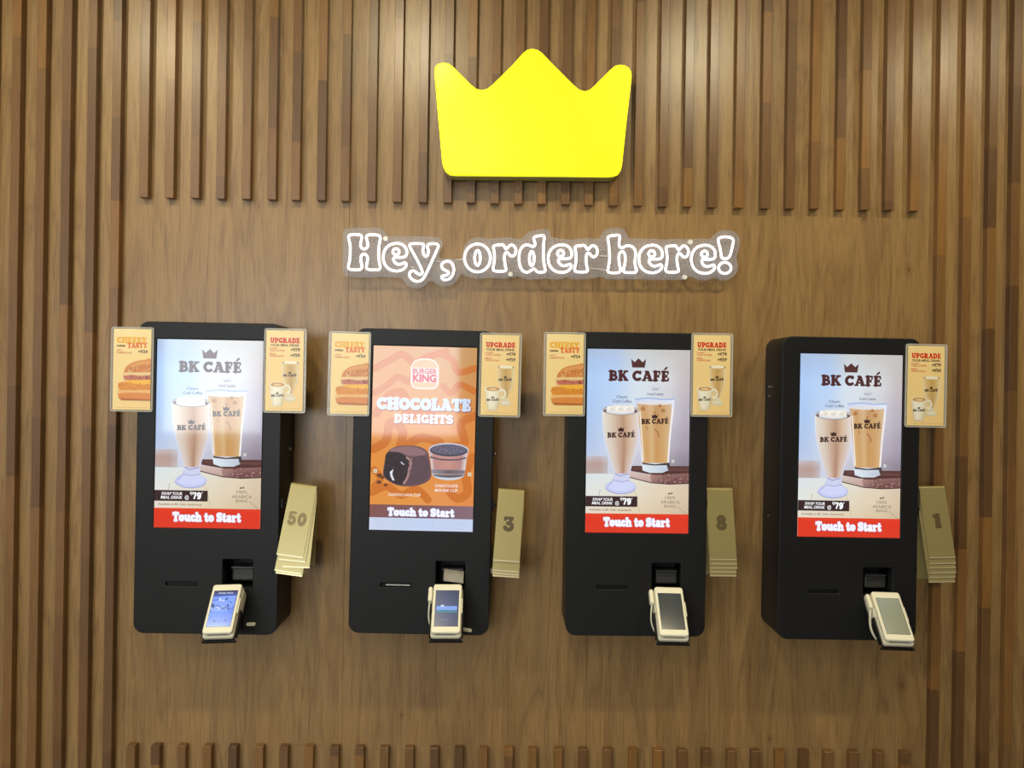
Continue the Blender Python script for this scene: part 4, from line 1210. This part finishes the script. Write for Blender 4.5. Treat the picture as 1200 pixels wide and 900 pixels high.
def stack(px, py, twist, drops, ki, label_of, text, width, ink, yfold=-.112):
    """drops: (fall in metres, extra twist, x shift) of each nested stand, outermost first"""
    p = P(px, py, yfold)
    for i, (dz, tw, dx) in enumerate(drops):
        mat = Matrix.Translation((p.x + dx, yfold - dz * .06, p.z - dz)) @ Matrix.Rotation(twist + tw, 4, 'Y')
        root = thing('number_stand', label_of(i, len(drops)), 'number stand', 'brass number stands hanging beside the kiosks', mat)
        link_obj('folded_sheet', STAND, [M['brass'], M['brass_edge']], root)
        if i == 0:
            o = from_bm('number', number_mesh(text, .036 if len(text) > 1 else .039, width), ink, root)
            o['label'] = 'engraved brown figures'
    # bracket under the innermost fold
    dz, tw, dx = drops[-1]
    root, kmat = K[ki]
    inv = kmat.inverted()
    c = inv @ Vector((p.x + dx, yfold - dz * .06 + .001, p.z - dz - .0035))
    bm = bmesh.new()
    add_cyl(bm, (KW / 2 - .002, c.y, c.z), (c.x + .024, c.y, c.z), .0022, 14)
    add_box(bm, (KW / 2 + .003, c.y, c.z), (.008, .018, .026), .002, 2)
    from_bm('hanger_rod', bm, M['black'], root)
def lab(where, txt):
    def f(i, n):
        if i == 0:
            return f'front brass number stand engraved {txt}, {where}'
        if i == n - 1:
            return f'brass number stand with the lowest edge in the stack {where}'
        return f'brass number stand, {ORD[i]} from the front, in the stack {where}'
    return f
stack(357, 567.4, .125, [(0, 0, 0), (.0115, -.03, .001), (.027, -.088, .001), (.041, .012, -.002), (.047, -.0, -.001)], 0, lab('beside the leftmost kiosk', '50'), '50', .050, M['faint_ink'])
stack(599.4, 573.2, .062, [(0, 0, 0), (.025, .004, -.0005), (.0325, .012, .0), (.039, -.006, -.002)], 1, lab('beside the orange-screened kiosk', '3'), '3', .030, M['brown_ink'])
stack(842.4, 571.6, -.004, [(0, 0, 0), (.011, .002, .001), (.0215, -.002, .0015), (.0315, .003, 0), (.041, 0, -.001)], 2, lab('right of the third kiosk', '8'), '8', .029, M['brown_ink'])
stack(1090.6, 569.6, -.028, [(0, 0, 0), (.0146, 0, .0012), (.026, .004, .0014), (.0385, -.003, .001), (.050, .004, .0002), (.0615, 0, -.002)], 3, lab('beside the rightmost kiosk', '1'), '1', .0215, M['brown_ink'])

# ------------------------------------------------------------------ payment terminals and their cradles
TW, TL, TT = .0725, .131, .021
ALPHA = math.radians(43)
def slab_along(w, l, t, r, bev, x=0.0, y0=0.0, z0=0.0):
    """rounded slab; local frame: X across, Y from the far end (0) to the near end (l), Z up from z0 to z0+t"""
    me = prism_mesh('s', [rounded_rect(w, l, r, x, -(y0 + l / 2), 5)], t, bev, 2)
    bm = bmesh.new(); bm.from_mesh(me); bpy.data.meshes.remove(me)
    for v in bm.verts:
        v.co = Vector((v.co.x, -v.co.z, -v.co.y + z0))
    return bm
def join(*bms):
    me = bpy.data.meshes.new('j'); out = bmesh.new()
    for b in bms:
        b.to_mesh(me); b.free(); out.from_mesh(me)
    bpy.data.meshes.remove(me)
    return out
SX0, SX1, SY0, SY1 = -.0290, .0290, .0185, .1145
def art_terminal(kind):
    """u 0..100 across, v 0..166 along"""
    A = Art(0.00003)
    if kind == 'blue':
        A.grid([0, 50, 100], [0, 24, 100, 166], [[(62, 66, 88)] * 3, [(70, 92, 180)] * 3, [(112, 152, 250), (110, 150, 250), (104, 140, 236)], [(120, 160, 255), (116, 156, 250), (108, 146, 240)]], 0, 2)
        A.sans('Order here', 50, 8, 6, 62, rgb(230, 236, 255), 1, .03)
        rnd = random.Random(2)
        A.poly([(2, 28), (98, 24), (98, 70), (70, 100), (4, 96)], rgb(132, 166, 250), 1)
        for k in range(22):
            u, v = rnd.uniform(6, 84), rnd.uniform(26, 92)
            A.line([(u, v), (u + rnd.uniform(-22, 22), v + rnd.uniform(-14, 14))], rnd.uniform(1.2, 4), rgb(*rnd.choice([(58, 84, 170), (226, 230, 255), (70, 64, 120), (96, 128, 226), (200, 212, 255)])), 2)
        A.poly([(2, 70), (16, 64), (10, 84)], rgb(40, 44, 90), 3)
        A.line([(14, 112), (86, 110)], .8, rgb(150, 180, 255), 2)
        for u in (26, 44, 62):
            A.rect(u - 3, 126, u + 3, 129, rgb(170, 190, 250), 2)
        A.ell(28, 140, 4.4, 4.4, rgb(60, 88, 180), 2, 14); A.ell(74, 139, 4.4, 4.4, rgb(60, 88, 180), 2, 14)
        A.ell(52, 140, 3, 3, rgb(90, 122, 214), 2, 14)
    elif kind == 'menu':
        A.grid([0, 50, 100], [0, 80, 166], [[(96, 100, 112), (78, 86, 110), (66, 74, 98)], [(104, 110, 130), (90, 98, 132), (76, 84, 112)], [(104, 102, 112), (92, 96, 122), (78, 84, 108)]], 0, 2)
        A.rect(6, 74, 94, 92, rgb(132, 168, 240), 1)
        A.rect(6, 94, 94, 103, rgb(70, 140, 150), 1)
        A.rect(24, 68, 38, 78, rgb(206, 216, 244), 2)
        A.line([(20, 134), (60, 138)], 1.2, rgb(130, 128, 150), 1)
    elif kind == 'dark':
        A.grid([0, 50, 100], [0, 80, 166], [[(52, 56, 56), (58, 62, 56), (50, 54, 54)], [(46, 50, 50), (50, 54, 50), (46, 50, 50)], [(50, 52, 50), (52, 56, 52), (48, 52, 50)]], 0, 2)
    else:  # screen is off: its ceiling reflection is painted in as a faint glow
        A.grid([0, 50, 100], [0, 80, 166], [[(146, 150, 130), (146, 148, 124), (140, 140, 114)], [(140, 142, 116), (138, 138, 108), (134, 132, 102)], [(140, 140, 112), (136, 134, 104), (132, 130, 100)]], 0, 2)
    return A
CR_MESHES = {}
def terminal(px, py, swivel, kind, lbl, lbl_c, cable, stub, ki):
    yt = -KD - .040
    p = P(px, py, yt)
    X = Vector((1, 0, 0)); D = Vector((0, -math.sin(ALPHA), -math.cos(ALPHA))); N = X.cross(D)
    if N.y > 0:
        N = -N
    mat = Matrix.Identity(4)
    for i in range(3):
        mat[i][0], mat[i][1], mat[i][2] = X[i], D[i], N[i]
    if mat.to_3x3().determinant() < 0:
        for i in range(3):
            mat[i][0] = -mat[i][0]
    base = Matrix.Translation(p) @ Matrix.Rotation(specs[ki][2], 4, 'Y') @ mat @ Matrix.Rotation(swivel, 4, 'Z')
    flip = -1 if mat[0][0] < 0 else 1
    # device: face at z = 0, body below
    root = thing('payment_terminal', lbl, 'payment terminal', 'cream payment terminals on the kiosks', base)
    up = slab_along(TW, TL, .012, .007, .003, z0=-.012)
    from_bm('upper_shell', up, M['cream'], root, False)
    lo = slab_along(TW + .003, TL - .058, .0125, .007, .003, y0=.064, z0=-.024)
    from_bm('lower_shell', lo, M['cream2'], root)
    from_bm('printer_housing', slab_along(TW + .004, .068, .039, .010, .006, y0=.001, z0=-.050), M['cream'], root)
    A = art_terminal(kind)
    fn = lambda u, v, d: Vector((flip * (SX0 + (SX1 - SX0) * u / 100), SY0 + (SY1 - SY0) * v / 166, .0003 + d))
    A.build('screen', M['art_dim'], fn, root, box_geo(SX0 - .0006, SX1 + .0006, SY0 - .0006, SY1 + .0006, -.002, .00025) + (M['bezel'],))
    bm = bmesh.new()
    add_box(bm, (flip * (TW / 2 + .0008), .058, -.006), (.004, .04, .005), .0012, 2)
    from_bm('side_button', bm, M['cream'], root)
    # front groove strip below the screen
    bm = bmesh.new()
    add_box(bm, (0, TL + .0004, -.0085), (TW * .7, .0016, .0012), .0004, 1)
    from_bm('paper_cutter', bm, M['black_grey'], root)
    if cable:
        bm = slab_along(.011, .04, .019, .0052, .004, x=flip * -(TW / 2 + .0075), y0=.004, z0=-.024)
        pl = from_bm('cable_plug', bm, M['cream'], root)
        bm = bmesh.new()
        s = flip * -1
        x0 = s * (TW / 2 + .0078)
        q = catmull([(x0, .042, -.014), (x0 + s * .002, .056, -.022), (x0 + s * .002, .075, -.036), (x0 - s * .003, .092, -.046), (x0 - s * .012, .104, -.054)], False, 6)
        add_tube(bm, q, .0021 if kind != 'grey' else .003, 10)
        from_bm('charging_cable', bm, M['cream2'], pl)
    # cradle: tray with side lips, bottom lip and an arm back to the kiosk
    rc = thing('terminal_cradle', lbl_c, 'cradle', 'black terminal cradles on the kiosks', base)
    tr_ = join(slab_along(TW + .003, TL - .065, .004, .004, .001, y0=.0725, z0=-.0295))
    from_bm('tray', tr_, M['black_in'], rc)
    bm = bmesh.new()
    add_box(bm, (0, TL + .0085, -.0285), (TW + .010, .005, .010), .0015, 2)
    from_bm('bottom_lip', bm, M['black_in'], rc)
    for s in (-1, 1):
        bm = bmesh.new()
        add_box(bm, (s * (TW / 2 + .0040), TL - .034, -.0255), (.0036, .068, .014), .001, 2)
        from_bm('side_lip', bm, M['black_in'], rc)
    bm = bmesh.new()
    inv = base.inverted()
    # foot plate on the kiosk face below the recess, and an arm from it to the tray
    wall_pt = Vector((p.x, -KD * specs[ki][3] - .0026, p.z - .100))
    a = inv @ wall_pt
    add_cyl(bm, (a.x, a.y, a.z), (0, .102, -.0292), .011, 20)
    from_bm('arm', bm, M['black_in'], rc)
    bm = bmesh.new()
    R = base.to_3x3().inverted().to_4x4()
    add_box(bm, (0, 0, 0), (.05, .006, .05), .0015, 2)
    bmesh.ops.transform(bm, matrix=Matrix.Translation(a) @ R, verts=bm.verts)
    from_bm('foot_plate', bm, M['black_in'], rc)
    if stub:
        q = P(stub[0], stub[1], -KD - .006)
        rs = thing('cable_clip', stub[3], 'cable clip', mat=Matrix.Translation((q.x, -KD * specs[ki][3], q.z)) @ Matrix.Rotation(stub[2], 4, 'Y'))
        me = prism_mesh('clip_body', [rounded_rect(.024, .0085, .0042, 0, 0, 6)], .006, .0015, 2)
        link_obj('clip_body', me, M['cream2'], rs)
    return root
terminal(267.2, 684.4, .045, 'blue', 'cream payment terminal with bright blue screen, below the leftmost kiosk screen', 'black cradle under the blue-screened terminal on the leftmost kiosk', False, (294, 731.6, -.05, 'small cream cable clip on the leftmost kiosk, right of the blue-screened terminal'), 0)
terminal(525, 684.2, .02, 'menu', 'cream payment terminal below the orange dessert screen, with a receipt behind it', 'black cradle under the terminal on the orange-screened kiosk', True, (547.6, 738.6, .2, 'small cream cable clip low on the orange-screened kiosk, right of its terminal'), 1)
terminal(783.2, 687.7, -.02, 'dark', 'cream payment terminal with blank black screen and looping white cable', 'black cradle under the terminal with the blank black screen', True, None, 2)
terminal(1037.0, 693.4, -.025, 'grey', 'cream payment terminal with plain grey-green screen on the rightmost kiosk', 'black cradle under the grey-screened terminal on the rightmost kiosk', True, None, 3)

# receipt left in the second kiosk's recess
p = P(532, 673, -KD - .004)
bm = bmesh.new()
cols = []
for i in range(9):
    t = i / 8
    cols.append((-.012 + .022 * t - .035 * math.sin(t * 1.4) * .5, .004 - .036 * t + .01 * math.sin(t * 3.1)))
prof = [(-.028, -.012), (-.024, -.002), (-.018, .004), (-.008, .008), (.004, .010), (.014, .010), (.022, .008)]
rows = []
for (yy, zz) in [(.030, .004), (.018, .007), (.006, .006), (-.006, .001), (-.014, -.008), (-.017, -.016)]:
    rows.append([bm.verts.new((x, yy, zz - .12 * x)) for x in (-.0255, -.012, 0, .012, .0255)])
for a, b in zip(rows, rows[1:]):
    for k in range(4):
        bm.faces.new((a[k], a[k + 1], b[k + 1], b[k]))
bmesh.ops.solidify(bm, geom=bm.faces[:], thickness=.0004)
rt = thing('paper_receipt', 'curled paper receipt behind the terminal on the orange-screened kiosk', 'receipt', mat=Matrix.Translation(p))
from_bm('paper_slip', bm, M['paper'], rt, True)

# ------------------------------------------------------------------ lights
def area(name, loc, direction, size, size_y, power, color, shape='RECTANGLE', spread=180):
    l = bpy.data.lights.new(name, 'AREA')
    l.shape = shape
    l.size = size
    if shape in ('RECTANGLE', 'ELLIPSE'):
        l.size_y = size_y
    l.energy = power
    l.color = color
    l.spread = math.radians(spread)
    o = bpy.data.objects.new(name, l)
    COL.objects.link(o)
    o.location = loc
    o.rotation_euler = Vector(direction).to_track_quat('-Z', 'Y').to_euler()
    return o
area('daylight', ((WX0 + WX1) / 2, ROOM_Y - .10, (WZ0 + WZ1) / 2), (0, 1, 0), WX1 - WX0, WZ1 - WZ0, 100, (0.86, 0.94, 1.0))
# recessed ceiling spots washing the slatted wall, and added fill disks over the room
def spot(x, y, power, angle, blend, tgt, color=(1.0, 0.88, 0.58), r=.05):
    l = bpy.data.lights.new('downlight', 'SPOT')
    l.energy = power; l.spot_size = math.radians(angle); l.spot_blend = blend; l.color = color; l.shadow_soft_size = r
    o = bpy.data.objects.new('downlight', l)
    COL.objects.link(o)
    o.location = (x, y, CEIL - .02)
    o.rotation_euler = (Vector(tgt) - o.location).to_track_quat('-Z', 'Y').to_euler()
for x, pw in ((-1.43, 43), (-.39, 46), (.80, 46), (1.85, 44)):
    spot(x, -1.2, pw, 110, .9, (x, -.1, 1.7))
for x, pw in ((-1.9, 12), (-.3, 8)):  # unseen fill, added to brighten the room
    for yy in (-2.6, -4.0):
        area('room_fill', (x, yy, CEIL - .03), (0, 0, -1), .5, .5, pw, (1.0, .9, .72), 'DISK')

w = bpy.data.worlds.new('world')
sc.world = w
w.use_nodes = True
w.node_tree.nodes['Background'].inputs[0].default_value = (.75, .85, 1, 1)
w.node_tree.nodes['Background'].inputs[1].default_value = 1.0

vs = sc.view_settings
vs.view_transform = 'Standard'
vs.look = 'None'
vs.exposure = 0.0
vs.gamma = 1.0
vs.use_curve_mapping = False
